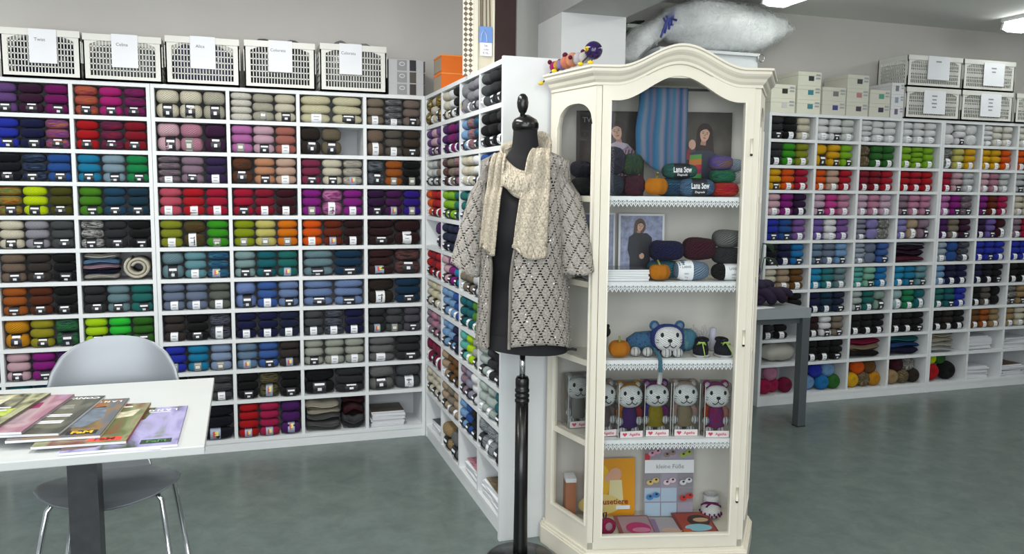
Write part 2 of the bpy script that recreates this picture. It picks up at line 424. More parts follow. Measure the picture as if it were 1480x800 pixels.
BAND = {(s, i): band_mb(s, i).mesh('paper_band') for s in 'kwgc' for i in range(2)}
BAND_MB = {(s, i): band_mb(s, i) for s in 'kwgc' for i in range(2)}

ORD = ['top', 'second', 'third', 'fourth', 'fifth', 'sixth', 'seventh', 'eighth', 'ninth', 'tenth', 'bottom']
SP = []           # every yarn ball of the shelves: matrix parts and words
def fill(origin, rz, x0, x1, row, tokens, where, dens=1., hidden=False, style='k', dep=.1):
    """one cubby of a shelf: tokens are the stacks from left to right"""
    z0 = ZB[11-row]+TH/2; z1 = ZB[12-row]-TH/2
    h = z1-z0; toks = tokens.split()
    n = len(toks); W = (x1-x0)
    wts = [1.]*n; gap = W/n
    c, s = math.cos(rz), math.sin(rz)
    rr = random.Random(hash((row, round(x0*1000), round(rz*10))) & 0xffff)
    for i, tk in enumerate(toks):
        if tk == '-': continue
        st = style
        if '/' in tk: tk, st = tk.split('/')
        num = 3
        if '*' in tk: tk, num = tk.split('*'); num = int(num)
        end = tk[0] == '@'
        if end: tk = tk[1:]
        H = min(.97*h/num, .092 if num == 1 else 1)
        if row == 11: H = min(H, .072)
        L = min(gap*dens*.985, .18)
        if n >= 4: L = min(L, .095)
        D = min(max(H*1.35, .07), .11) if abs(c) > .5 else .10
        sx = rr.uniform(-.004, .004)
        st_i = st if len(st) == 1 else st[rr.randrange(len(st))]
        for k in range(num):
            lx = x0+gap*(i+.5)+sx*.4+rr.uniform(-.001, .001)
            ly = D/2+.001+rr.uniform(0, .009)-(.008 if abs(c) < .5 else 0)
            Hs = min(h*.962/(1+.99*(num-1)), H*1.05)
            lz = z0+.0015+Hs*(.525+.99*k)
            l = L*rr.uniform(.96, 1.0)
            words = ORD_STACK(k, num)
            side = {1: '', 2: ('left', 'right')[i] if n == 2 else '', 3: ('left', 'middle', 'right')[min(i, 2)]}.get(n, ('first','second','third','fourth')[min(i, 3)] if n == 4 else '')
            wp = (origin[0]+c*lx-s*ly, origin[1]+s*lx+c*ly, origin[2]+lz)
            SP.append(dict(p=wp, rz=rz+rr.uniform(-.05, .05)+(PI/2 if end else 0), ry=rr.uniform(-.02, .02), s=(l if not end else min(.11, l*.9), D if not end else l, Hs),
                           code=tk, band=(st_i if k == 0 and st_i in 'kwgc' else None), var=rr.randrange(3), hidden=hidden,
                           label='%s yarn ball, %s of %s stack, %s' % (PAL[tk][0], words, side or 'only', where), face=abs(c)))
def ORD_STACK(k, n):
    if n == 1: return 'bottom'
    if k == 0: return 'bottom'
    if k == n-1: return 'top'
    return 'middle' if n == 3 else ('second', 'third', 'fourth')[k-1]

CN = ['first', 'second', 'third', 'fourth', 'fifth', 'sixth']
# left wall: columns A..F, rows top to bottom
LEFT = {
'A': (UL1[1], UL1[2], 'k', ['lil plu mgp', 'roy nav orv', 'bkn bld blu', 'rgv nye dol', 'cre lgr dgr', 'gbr chb blk', 'rus rob blk', 'gol*2 oly dgv*2', 'ppk mgn pur', 'tea tbl nav', 'blu gte nav']),
'B': (UL1[2], UL1[3], 'k', ['cor fuc plm', 'red win dre', 'tur lbg grn', 'lea tbl dte', 'zeb cha blk', None, 'cha gte teg', 'nye2 ngr fgr', 'pin mau lil', 'dgr cha blk', 'nav npu blk']),
'C': (UL2[0], UL2[1], 'wwwgc', ['cre*2/k cre*2/k crg*2/k', 'ppk*2/k dpk*2/g dpl*2/k', 'gmv*4/w mau/k dvi/w', 'ros/w crr/w cri/w', 'oli/w bgv*2/w bgr/g', 'gte*2/k lte/w btv/c', 'gbl/w gbl/w ggr/w', 'chb/w blk/k bks*2/w', 'roy/g tur/g pbl/g', 'blk/k cha/k csl/w', 'npu/n bkn/c']),
'D': (UL2[1], UL2[2], 'wgc', ['crw*4/n crg/g cre*3/k', 'orc/g pin/k dco/w', 'brm*2/k pea/k lpe/w', 'cri/k dcr/w dwi/w', 'lio/g pye/g ora/g', 'pte/k tea/k teg/c', 'per*2/k bl2/w sbl/k', 'nav/w nav/w sla/w', 'sky/c bl2/k chb/c', 'blk/k bye*2/c blk/k', 'red*4/c cpk*4/c pur*3/c']),
'E': (UL2[2], UL2[3], 'wk', ['yel/w yel/k', 'dbr*2/k olt*2/k -', 'ras/k cre/k crs/c', 'mag/g mav*2/w mag/w', 'ord/w rsd/c wbr/w', 'gte/k pet/k', 'sbl/k sbl/k', 'dgr/w bks/w nav/w', 'pgg/k pgg/w pgg/w', 'blk*2/k cha*3/k', None]),
'F': (UL2[3], UL2[4], 'wk', ['tau/w sil*4/w tbr/k', 'gbr*2/w gry/w cho/k', 'cgs*2/k rus/g blk/g', 'dpu/k vio/c ind/g', 'wbr/k wbr*2/w', 'wbv/c brw*2/k', 'dbr*2/w pet/k', 'cha/c dgr/g gpu/k', 'mgr/w cha/k', 'mgr*2/k dgr*2/w', None]),
}
for ci, (cn, (a, b, st, rows)) in enumerate(LEFT.items()):
    for r, tk in enumerate(rows):
        if tk: fill((0,0,0), 0, a+.012, b-.012, r+1, tk, '%s row, %s column, left wall shelves' % (ORD[r], CN[ci]), 1.0, (ci < 2 and r >= 8) and not (ci == 0 and r == 8), st)
for r, tk in enumerate(['dpu plu pur', 'nav roy blu', 'blk cha bkn', 'rus ora gol', 'lgr dgr gry', 'cho dbr brn', 'tea gte lte', 'peo peo peo', 'dpu dpu dpu', 'nav nav tea', 'cri red win']):
    if tk: fill((0,0,0), 0, UL1[0]+.012, UL1[1]-.012, r+1, tk, '%s row, cut off at left edge' % ORD[r])
# right wall
RIGHT = [
 (UR1[0], UR1[1], ['cha blk cre', 'cha bgr oli', 'goy ord cri', 'ppk mgn dpu', 'roy blu lcp', 'bkn nav azu', 'cre bei brn', 'lcr rob blk', 'cha blk -', None, None]),
 (UR1[1], UR1[2], ['wht wht wgr', 'goy*2 goy lim', 'ord lpe rgr', 'lpk hpk pk2', 'wlv wht lcp', 'sky gbl lbl', 'cya tgn gte', 'nav pet sla', 'wbr wht tau', 'blk blk blk', None]),
 (UR1[2], UR1[3], ['wht*4 wht wht', '@twe*2 grd grd', 'dcr dre rgr', 'lpk pk2 lpk', 'gli*4 @lav*2 @gsw*2', 'pgb*4 @gbl*2 bl2', 'aqu*4 min azu', 'mtw teg sag*2', 'blk blk blk', None, None]),
 (UR1[3], UR1[4], ['wht wht wht', 'lim lim*4 lim', 'red rgr red', 'mau pk2 pk2', 'lav bei*2 mau*2', None, 'cya*3 tur lte*3', 'paq*2 emg tea*2', 'blk blk blk', None, None]),
 (UR2[0], UR2[1], ['@wht*2 wht @wht*2', 'gsw*2 pye goy', 'cri ppk gwh', 'orc mgn gmv', 'pur tau plu', 'pgb @blu*2 bks', 'lbl nav nav', 'teg tea roy', 'blk dbr blk', None, None]),
 (UR2[1], UR2[2], ['wht*4 crw crw', 'goy goy ord', 'ppk dpk gwh', 'mag rsd cpk', 'dpu wlv dwi*2', 'roy roy roy', 'nav bkn blk', 'blk gry @blk*2', 'brn rus tan', None, None]),
 (UR2[2], UR2[3], ['crw crw crw', 'ord ora ord', 'gwh gwh gwh', 'cre cre cre', 'mau cri dwi', 'roy roy roy', 'blk blk blk', 'gsw tan tan', 'tan lcr bei', None, None]),
]
for ci, (a, b, rows) in enumerate(RIGHT):
    for r, tk in enumerate(rows):
        if tk: fill((0,0,0), 0, a+.012, b-.04, r+1, tk, '%s row, %s column, right wall shelves' % (ORD[r], CN[min(ci, 5)]), 1.0, False, 'wwwk')
# aisle shelf, columns from the wall to the front
AISLE = [
 ['@gdb*2 lcr gdb*2', 'lil pin lil', 'wgr gwh tbr', 'ord red red', '- - pur*2', 'red dre red', 'lcr yel lcr', 'mau dpk mau', 'brg*2 brg*2 brg*2', 'cre cre lcr', None],
 ['lcr wht blk', 'pur mgp pur', 'brw tau mix', 'lim lim teg', 'sla sla nav', 'ppk mgn tur', 'lbl lbl blu', 'lbl lbl nav', 'bei brn brn', 'bei tau bei', 'tan*2 mgr*2'],
 ['org*2/c org*3 lgr', 'lbl mix btv', 'cre cre wht', 'teg tgn sla', 'lte lte gte', 'tau tau gwh', 'tea tea lea', 'aqu nye2 pgg', 'mau gli wht', 'lbl blu blk', None],
 ['dgr cha blk', 'blk blk cha', 'blu bl2 sla', 'sla nav gbl', 'gte tea gte', 'gwh gwh wht', 'lea lea tau', 'mtw cha blk', 'mtw mtw tea', 'wo*2/k wo*2 wo*2', None],
]
for ci, rows in enumerate(AISLE):
    for r, tk in enumerate(rows):
        if tk: fill(AO, ARZ, AX[ci]+.012, AX[ci+1]-.012, r+1, tk, '%s row, %s bay, aisle shelf' % (ORD[r], ['wall', 'second', 'third', 'front'][ci]), 1.0, (ci == 3 and 2 <= r <= 7), 'wkk')

# 300 that show largest become things of their own, the rest one mass
for d in SP:
    z = depth_of(d['p']); l, D, h = d['s']
    f = d['face']
    a = (l*f+D*(1-f))*h/(z*z)
    x, y = pix(d['p'])
    if f < .5: a *= .62
    if x < 5 or x > 1475: a *= .3
    if x < 312 and y > 548: a = 0
    if 68 < x < 262 and y > 492+((x-165)/95)**2*45: a = 0
    if 672 < x < 830 and 205 < y < 500: a = 0
    d['a'] = 0 if d['hidden'] else a
SP.sort(key=lambda d: -d['a'])
rest = MB()
for i, d in enumerate(SP):
    m = ymat(d['code'])
    if i < 270:
        o = bpy.data.objects.new('yarn_ball', BALL[d['var']]); col.objects.link(o)
        o.location = d['p']; o.rotation_euler = (0, d['ry'], d['rz']); o.scale = d['s']
        o.material_slots[0].link = 'OBJECT'; o.material_slots[0].material = m
        tag(o, d['label'], 'yarn ball', 'yarn balls stacked in the shelf cubbies')
        if d['band']:
            k = bpy.data.objects.new('paper_band', BAND[(d['band'], d['var'] % 2)]); col.objects.link(k); k.parent = o; k.rotation_euler = (R_.uniform(-.35, .25), 0, 0); k.location = (R_.uniform(-.07, .07), 0, 0)
    else:
        M = Matrix.Translation(d['p']) @ Matrix.Rotation(d['rz'], 4, 'Z') @ Matrix.Rotation(d['ry'], 4, 'Y') @ Matrix.Diagonal((*d['s'], 1))
        src = BALL_MB[d['var']]; old = src.mats; src.mats = [m]; rest.merge(src, M); src.mats = old
        if d['band']: rest.merge(BAND_MB[(d['band'], d['var'] % 2)], M)
obj('yarn_balls', rest, None, 'the many smaller balls of yarn filling the remaining shelf cubbies', 'yarn balls', None, 'stuff')

# ------------------------------------------------------------------ crates on top of the shelves
TOPZ = 2.166
def crate_mb(w, h, d, nx=20, nz=6, split=False):
    b = MB(); t = .008
    b.b2((-w/2, 0, 0), (w/2, d, .012), CRATE)                                   # floor
    fr = .032
    for y in (0, d-t):
        b.b2((-w/2, y, 0), (w/2, y+t, .03), CRATE)                              # bottom rail
        b.b2((-w/2, y-.006 if y == 0 else y, h-.035), (w/2, y+t, h), CRATE)     # rim
        b.b2((-w/2, y, .03), (-w/2+fr, y+t, h-.035), CRATE); b.b2((w/2-fr, y, .03), (w/2, y+t, h-.035), CRATE)
        # sloping shoulders under the rim
        for s in (-1, 1):
            P = [(s*(w/2-fr), h-.035), (s*(w/2-fr), h-.055), (s*(w/2-fr-.05), h-.035)]
            b.plate(P if s < 0 else P[::-1], y, y+t, CRATE)
        W = w-2*fr
        for i in range(nx+1):
            x = -W/2+W*i/nx; b.b2((x-.0023, y+.001, .03), (x+.0023, y+t-.001, h-.035), CRATE)
        for k in range(1, nz):
            z = .03+(h-.065)*k/nz; e = .003 if not (split and k == nz//2) else .012
            b.b2((-W/2, y+.001, z-e), (W/2, y+t-.001, z+e), CRATE)
    for x in (-w/2, w/2-t):
        b.b2((x, 0, 0), (x+t, d, .03), CRATE); b.b2((x, 0, h-.035), (x+t, d, h), CRATE)
        b.b2((x, 0, .03), (x+t, .03, h-.035), CRATE); b.b2((x, d-.03, .03), (x+t, d, h-.035), CRATE)
        for i in range(1, 14):
            y = .03+(d-.06)*i/14; b.b2((x+.001, y-.003, .03), (x+t-.001, y+.003, h-.035), CRATE)
        for k in range(1, nz):
            z = .03+(h-.065)*k/nz; b.b2((x+.001, .03, z-.004), (x+t-.001, d-.03, z+.004), CRATE)
    for s in (-1, 1):                                                           # hinge ribs on the ends
        b.b2((s*w/2-.004, .0, h*.35), (s*w/2+.004, .012, h*.8), CRATE)
    return b
def bag_mb(w, d, h, m, seed, lumps=3):
    rr = random.Random(seed); ph = [rr.uniform(0, 6) for _ in range(6)]
    b = MB()
    def fn(u, v):
        t = u*2*PI; p = v*PI
        e = .55
        f = lambda q, e=e: math.copysign(abs(q)**e, q)
        x = f(math.cos(t))*math.sin(p)**.5; y = f(math.sin(t))*math.sin(p)**.5; z = -f(math.cos(p), .8)
        k = 1+.07*math.sin(lumps*2.1*x+ph[0])+.05*math.sin(5*x+4*y+ph[1])+.04*math.sin(9*x+ph[2])*math.sin(7*y+ph[3])
        zz = h/2*(1+z*(k if z > 0 else 1))
        return (x*w/2, y*d/2, zz)
    b.grid(fn, 36, 20, m, True)
    return b
BAGD = film('dark yarn bag film', '26283e', .9); BAGL = film('clear bag film', '7d8284', .75); BAGG = film('grey yarn bag film', '4c4e54', .85)
BAGB = film('bag of blue grey yarn', '5c6078', .85)
CR = [(-1.0105, .382, .258, 'Twist', BAGD, 'dark navy', .95), (-.609, .398, .252, 'Celina', BAGL, 'clear crumpled', .9), (-.194, .396, .268, 'Alice', BAGB, 'pale lilac grey', .9),
      (.231, .40, .272, 'Colorata', BAGG, 'dark grey', 1.12), (.657, .396, .28, 'Colorata', BAGL, 'clear greenish', 1.12)]
for i, (x, w, h, word, bm, bw, bh) in enumerate(CR):
    pos = ['leftmost of the five', 'second from left', 'middle one of five', 'fourth from left', 'beside the grey boxes'][i]
    t = thing('plastic_crate', 'white plastic crate with sign %s on left shelves, %s' % (word, pos), 'crate', (x, -.005, TOPZ+.0005), 0, 'white crates on the left shelves')
    obj('basket', crate_mb(w, h, .28), t)
    sx = [.01, .01, .0, -.0, -.02][i]; sz = [-.004, 0, 0, 0, .0][i]
    s = obj('paper_sign', MB().b2((-.065, -.012, h-.175), (.068, -.010, h+.004), PAPER), t, loc=(sx, 0, sz))
    text(s, word, .024, (-.012, -.0125, h-.052), mat('sign print', '4a4a55', .6))
    tag(obj('yarn_bag', bag_mb(w-.05, .22, (h-.02)*bh, bm, 20+i), loc=(x, .14, TOPZ+.014)), '%s bag of yarn inside a left crate, %s' % (bw, pos), 'bag', 'bags inside the left crates')

# right crates: two by two
CR2 = [(5.085, TOPZ, 'lower left'), (5.63, TOPZ, 'lower right'), (5.085, TOPZ+.239, 'upper left'), (5.63, TOPZ+.239, 'upper right'), (6.19, TOPZ, 'far right')]
for i, (x, z, w_) in enumerate(CR2):
    t = thing('plastic_crate', 'cream slotted plastic crate with a paper notice, %s of the right wall stack' % w_, 'crate', (x, -.005, z+.0005), 0, 'cream crates on the right shelves')
    obj('basket', crate_mb(.525, .236, .31, 26, 6, True), t)
    if i < 4:
        dx = [.0, .02, .02, .03][i]
        s = obj('paper_sign', MB().b2((-.10, -.012, .06), (.11, -.010, .236), PAPER), t, loc=(dx, 0, -.02 if i != 2 else .0))
        g = MB()
        for k in range([4, 4, 1, 2][i]):
            lw = .05-.012*(k % 2); g.b2((-lw/2, -.0135, .19-.028*k), (lw/2, -.0125, .20-.028*k), GREYP)
        obj('lettering', g, s)
    tag(obj('yarn_bag', bag_mb(.45, .24, .19 if i != 3 else .235, [BAGL, BAGD, BAGL, BAGL, BAGG][i], 40+i), loc=(x, .155, z+.014)), 'crumpled bag of yarn inside the %s cream crate' % w_, 'bag', 'bags inside the right crates')

# card boxes on the right shelves: small colour window and printed label on the front
IVORY = mat('ivory carton', 'd6d6c4', .6); BEIGEC = mat('beige carton', 'c6c5b8', .6); WCART = mat('white carton', 'd2d3d4', .6)
def carton(x, z, w, h, cwin, m, label, winw=.045, up=False):
    t = thing('yarn_box', label, 'box', (x, .0, z), 0, 'small cartons on the right shelves')
    b = MB().b2((-w/2, 0, 0), (w/2, .26, h), m); b.b2((-w/2-.001, -.001, h*.72), (w/2+.001, .261, h*.74), mat('carton seam', 'a8a89c', .7))
    obj('carton', b, t)
    if up: obj('window', MB().b2((-.022, -.003, .025), (.006, -.0005, h-.02), mat('box window '+cwin, cwin, .4)), t)
    else: obj('window', MB().b2((-.01, -.003, h*.36), (-.01+winw, -.0005, h*.7), mat('box window '+cwin, cwin, .4)), t)
    g = MB()
    for k in range(2): g.b2((w*.27, -.003, h*(.74-.24*k)), (w*.45, -.0005, h*(.86-.24*k)), mat('box print', '9aa0a4', .7))
    obj('printed_label', g, t)
COLS = [(3.722, .205, [('c2c2c0', 'silver'), ('2a2a1c', 'dark olive')], IVORY), (3.944, .20, [('3a7f88', 'teal'), ('2f7f88', 'dark teal'), ('1e262c', 'black')], IVORY),
        (4.166, .205, [('35357a', 'indigo'), ('6c6c68', 'grey')], BEIGEC), (4.377, .195, [('3c2c3c', 'plum'), ('a8706c', 'rose'), ('1c2026', 'black')], BEIGEC),
        (4.583, .185, [('24243c', 'navy'), ('3f8f7a', 'green')], BEIGEC), (4.747, .115, [('5c5a70', 'grey violet'), ('8090a0', 'pale blue'), ('6a6a72', 'grey')], WCART)]
for ci, (x, w, cw, m) in enumerate(COLS):
    h = .099 if ci < 5 else .086
    for k, (c, nm) in enumerate(cw):
        carton(x, TOPZ+.0005+k*(h+.001), w, h, c, m, 'pale carton with %s window, %s in %s box stack, right shelf' % (nm, ['bottom', 'second' if len(cw) == 3 else 'top', 'top'][k], ['first', 'second', 'third', 'fourth', 'fifth', 'narrow sixth'][ci]), up=ci == 5)
# three grey cartons beside the left crates
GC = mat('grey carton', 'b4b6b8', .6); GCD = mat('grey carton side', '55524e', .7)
for k in range(3):
    h = .072
    t = thing('yarn_box', 'pale grey carton with round emblem and dark window, %s of three beside the crates' % ['bottom', 'middle', 'top'][k], 'box', (.985, .02, TOPZ+.0005+k*(h+.0005)), 0, 'grey cartons on the left shelves')
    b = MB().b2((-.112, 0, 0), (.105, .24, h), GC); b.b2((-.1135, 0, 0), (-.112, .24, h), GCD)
    obj('carton', b, t)
    e = MB().b2((-.06, -.003, .006), (.0, -.0005, h-.004), mat('emblem grey', '8a8c8e', .6))
    e.plate([(-.03+.018*math.cos(a*PI/8), h*.62+.013*math.sin(a*PI/8)) for a in range(16)], -.005, -.003, mat('emblem pale', 'c6c8ca', .6))
    e.plate([(-.03+.013*math.cos(a*PI/8), h*.62+.008*math.sin(a*PI/8)) for a in range(16)], -.006, -.005, GREYP)
    obj('emblem', e, t)
    obj('window', MB().b2((.018, -.003, .005), (.058, -.0005, h-.002), mat('carton window %d' % k, ['33302f', '4a4540', '26242c'][k], .3)), t)
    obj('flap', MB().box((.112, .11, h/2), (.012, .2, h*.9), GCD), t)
# orange boxes on the aisle shelf
OR = mat('orange carton', 'd8680a', .5); ORS = mat('orange carton side', '9a8f7c', .6)
for k in range(2):
    t = thing('storage_box', '%s bright orange box stacked on the aisle shelf top near the wall' % ['lower', 'upper'][k], 'box', (1.21, -.35, TOPZ+.0005+k*.102), 0, 'orange boxes')
    obj('carton', MB().b2((-.092, 0, 0), (.11, .2, .1), OR), t)
    obj('lid_rim', MB().b2((-.094, -.002, .093), (.112, .202, .101), mat('orange rim', 'e88a3a', .5)), t)
    obj('side_label', MB().b2((-.0945, .01, .01), (-.0922, .19, .085), ORS), t)
# woven strap and cord display standing on the aisle shelf
def lattice():
    m, nt, b = nodes('white dotted weave'); L = nt.links
    tc = nt.nodes.new('ShaderNodeTexCoord'); mp = nt.nodes.new('ShaderNodeMapping'); mp.inputs['Rotation'].default_value = (0, PI/4, 0); mp.inputs['Scale'].default_value = (1, .001, 1)
    ck = nt.nodes.new('ShaderNodeTexChecker'); ck.inputs['Scale'].default_value = 56
    ck.inputs['Color1'].default_value = hx('6f6455')+(1,); ck.inputs['Color2'].default_value = hx('e2ddcf')+(1,)
    L.new(tc.outputs['Object'], mp.inputs['Vector']); L.new(mp.outputs[0], ck.inputs['Vector']); L.new(ck.outputs['Color'], b.inputs['Base Color'])
    b.inputs['Roughness'].default_value = .8
    return m
tag(obj('woven_strip', MB().b2((0, 0, 0), (.053, .012, .62), lattice()), loc=(1.076, -1.0, TOPZ+.0005)), 'upright strip of brown and white diamond weave on the aisle shelf', 'strap')
t = thing('cord_display', 'cream hanging board with brown cords, blue card and price note, on aisle shelf', 'display', (1.13, -1.0, TOPZ+.0005))
BO = mat('cream board', 'cfc9b4', .7)
obj('board', MB().b2((0, 0, 0), (.108, .02, .62), BO).b2((0, -.008, 0), (.02, 0, .62), mat('cream edge', 'dcd8c6', .6)).b2((.098, -.008, 0), (.108, 0, .62), mat('cream edge', 'dcd8c6')), t)
for x, dx in ((.034, 0), (.044, .003), (.064, -.004), (.083, -.008)):
    obj('cord', MB().tube([(x+dx, -.006, .62), (x, -.006, .3), (x+.002, -.006, .19)], .003, mat('brown cord', '6a5a4a', .8), 6), t)
obj('blue_card', MB().b2((.026, -.014, .165), (.094, -.010, .245), mat('blue card', '6f93cf', .6)), t)
for s in (-1, 1):
    obj('handle_print', MB().tube([(.05+s*.003, -.0155, .228), (.05+s*.014, -.0155, .2), (.05+s*.016, -.0155, .168)], .0022, mat('pale handle', 'a8b8d4', .6), 6), t)
n = obj('price_note', MB().b2((.03, -.015, .1), (.092, -.012, .165), PAPER), t)
for k, (s_, sz) in enumerate((('Stk.', .014), ('Leder', .012), ('€ 42,-', .014))): text(n, s_, sz, (.062, -.0155, .15-.018*k), DARK)

# ------------------------------------------------------------------ knitted things and paper in the cubbies
def fold_mb(w, d, hs, mats, seed, y0=0.0, knit=True):
    """folded knitwear: soft rounded slabs lying on each other"""
    rr = random.Random(seed); b = MB(); z = 0
    for k, (h, m) in enumerate(zip(hs, mats)):
        ph = rr.uniform(0, 6); ww = w*rr.uniform(.9, 1); ox = rr.uniform(-.03, .03)*w; zz = z
        def fn(u, v):
            t = u*2*PI; x = math.copysign(abs(math.cos(t))**.45, math.cos(t)); q = math.copysign(abs(math.sin(t))**.7, math.sin(t))
            yy = v*2-1; e = (1-abs(yy)**6)**.4
            return (ox+ww/2*x*(.9+.1*e), d*v+y0, zz+h/2+h/2*q*(e*.9+.1)*(1+.12*math.sin(5*x+ph))+.15*h*math.sin(3*x+ph))
        i0 = b.grid(fn, 28, 8, m, True, uvs=(4, 3))
        b.face([i0+i for i in range(28)], m); b.face([i0+8*28+i for i in reversed(range(28))], m)
        z += h*.93
    return b
def cub(xs, ci, row):
    return (xs[ci]+xs[ci+1])/2, ZB[11-row]+TH/2
def knit(code): return yarn_mat(PAL[code][0], PAL[code][1:], knit=True)
def folded(xs, ci, row, w, hs, codes, label, seed, dx=0, group='folded knitwear', name='folded_knitwear'):
    x, z = cub(xs, ci, row)
    z += .010
    return tag(obj(name, fold_mb(w, .2, hs, [knit(c) for c in codes], seed), loc=(x+dx, .012, z)), label, 'knitwear', group)
folded(UL1, 2, 6, .185, [.03, .025, .03, .035, .03], ['crw', 'nav', 'pin', 'lbl', 'crw'], 'stack of folded patterned knits beside a cream roll, left wall shelves', 3, -.085)
# rolled cream knit
x, z = cub(UL1, 2, 6)
rb = MB()
def roll(u, v):
    t = u*2*PI*2.1; r = .062-.017*u*2.1
    return (r*1.1*math.cos(t+2.2), v*.2, .062+r*math.sin(t+2.2))
rb.grid(roll, 60, 1, knit('lcr'), uvs=(6, 3))
o = solid(obj('rolled_knitwear', rb, loc=(x+.105, .015, z+.011)), .014, 0); tag(o, 'thick cream knit rolled into a spiral beside folded patterned knits', 'knitwear')
folded(UL2, 2, 11, .215, [.055, .05, .03, .05], ['mgr', 'mgr', 'lcr', 'lcr'], 'folded cream and grey ribbed knits on the bottom left shelf row', 5, -.075)
folded(UL2, 2, 11, .14, [.08, .08, .05], ['dgr', 'dwi', 'dwi'], 'dark brown and grey ribbed knits folded beside the cream knits', 6, .115)
folded(UR1, 3, 6, .30, [.04, .05, .035, .035], ['win', 'plu', 'plu', 'gli'], 'folded plum and violet knits in the right wall shelves', 8, -.02)
folded(UR1, 2, 10, .30, [.045, .05, .045], ['blk', 'bei', 'cpk'], 'pink, beige and black knits folded near bottom of right wall', 9, -.01)
folded(UR1, 3, 10, .30, [.05, .045, .05], ['nav', 'blu', 'tgn'], 'folded navy, blue and teal knits near bottom of right wall', 10, -.02)
folded(UR2, 0, 10, .23, [.035, .04, .04, .045], ['wht', 'crw', 'lcr', 'lcr'], 'folded cream knits near bottom of right wall shelves', 11, -.05)
x, z = cub(UR1, 0, 10)
fl = MB(); rr = random.Random(3)
fl.grid(lambda u, v: (.15*math.cos(u*2*PI)*math.sin(v*PI)**.7*(1+.05*math.sin(9*u*6)), .10+.09*math.sin(u*2*PI)*math.sin(v*PI)**.7, .006+.07-.068*math.cos(v*PI)*(1+.06*math.sin(u*25))), 32, 14, knit('crw'), True, uvs=(6, 3))
tag(obj('fluffy_shawl', fl, loc=(x+.02, .01, z)), 'fluffy white heap of knitting above the pink balls, right shelves', 'knitwear')

def mag_stack(name, x, y, z, n, w, d, t, cover, label, skew=.012, group=None, wobble=.06, seed=1):
    root = thing(name, label, 'magazine stack' if n > 1 else 'magazine', (x, y, z), 0, group)
    rr = random.Random(seed); zz = 0
    for k in range(n):
        b = MB().b2((-w/2, 0, .0006), (w/2, d, t-.0006), mat('page edges', 'd0d2d6', .8))
        b.b2((-w/2, 0, t-.0006), (w/2, d, t), cover if k == n-1 else PAPER); b.b2((-w/2, 0, 0), (w/2, d, .0006), DARK if k % 3 == 0 else GREYP)
        obj('magazine', b, root, loc=(rr.uniform(-skew, skew), rr.uniform(0, skew), zz), rot=(0, 0, rr.uniform(-wobble, wobble)))
        zz += t+.0003
    return root
x, z = cub(UL2, 3, 11)
mag_stack('magazine_stack', x-.045, .02, z+.001, 9, .21, .2, .0105, mat('dark brown cover', '453c30', .35, noise=.6, nscale=20), 'neat pile of magazines with dark cover on the bottom shelf, left wall corner', .006, wobble=.02)
x, z = cub(UR2, 1, 11); mag_stack('paper_stack', x-.035, .03, z+.001, 8, .23, .21, .0115, PAPER, 'pile of white papers on bottom right shelf beside the red ball', .02, wobble=.05, seed=4)
x, z = cub(UR2, 2, 11); mag_stack('magazine_stack', x-.02, .03, z+.001, 7, .27, .21, .012, mat('brown cover', '7a5a44', .4, noise=.4), 'pile of worn magazines on the bottom shelf, right photo edge', .03, wobble=.1, seed=5)
x, z = cub(UR2, 1, 10); mag_stack('paper_stack', x-.03, .03, z+.001, 9, .25, .21, .012, PAPER, 'tall pile of white booklets above the white paper pile', .02, wobble=.05, seed=6)
x, z = cub(UR2, 2, 10); mag_stack('paper_stack', x-.0, .03, z+.001, 7, .28, .21, .011, PAPER, 'pile of white booklets above worn magazines at right edge', .03, wobble=.06, seed=7)

# big round balls with a centre hole on the bottom right row
def big_ball(x, y, z, r, code, label):
    m = ymat(code); b = MB()
    def fn(u, v):
        t = u*2*PI; s = v*2-1
        a = PI*v
        rad = math.sin(a)**.62
        if v < .12: rad = max(rad, .0)
        yy = -math.cos(a)*.8
        dimple = .22*math.exp(-(rad/.28)**2)
        return (r*rad*math.cos(t), r*(yy+(dimple if v < .5 else -dimple)), r*rad*math.sin(t))
    b.grid(fn, 24, 16, m, True, uvs=(2, 1))
    tag(obj('round_yarn_ball', b, loc=(x, y, z), rot=(0, 0, R_.uniform(-.3, .1))), label, 'yarn ball', 'large round balls on the bottom right row')
BB = [
 (UR1, 0, [(.24, 1, 'pk2', 'pink'), (.05, 0, 'cpk', 'magenta'), (.36, 0, 'cpk', 'crimson pink'), (.68, 0, 'brg', 'dark magenta')]),
 (UR1, 1, [(.25, 1, 'roy', 'royal blue'), (.66, 1, 'lbl', 'light blue'), (.1, 0, 'lbl', 'light blue'), (.47, 0, 'azu', 'bright blue'), (.84, 0, 'grd', 'green')]),
 (UR1, 2, [(.28, 1, 'ord', 'orange'), (.68, 1, 'brn', 'brown'), (.08, 0, 'goy', 'yellow'), (.47, 0, 'twe', 'tan flecked'), (.84, 0, 'gol', 'golden')]),
 (UR1, 3, [(.26, 1, 'dwi', 'wine red'), (.66, 1, 'gsw', 'grey mottled'), (.08, 0, 'tan', 'beige'), (.46, 0, 'twe', 'tan mottled'), (.84, 0, 'dbr', 'dark brown')]),
]
for xs, ci, L_ in BB:
    x0, x1 = xs[ci]+.012, xs[ci+1]-.012; z = ZB[0]+TH/2; r = .059
    for f, lv, code, nm in L_:
        big_ball(x0+r+(x1-x0-2*r-.012)*f/.84, (.075 if lv else .068+.035*(int(f*10) % 2)), z+r+.001+lv*.097, r, code, '%s round ball of yarn, %s layer, bottom %s cubby of right wall shelves' % (nm, ['lower', 'upper'][lv], ['first', 'second', 'third', 'fourth'][ci]))
x0 = UR2[0]+.012; z = ZB[0]+TH/2
big_ball(x0+.075, .085, z+.077, .075, 'red', 'large bright red round ball of yarn on the bottom right row')
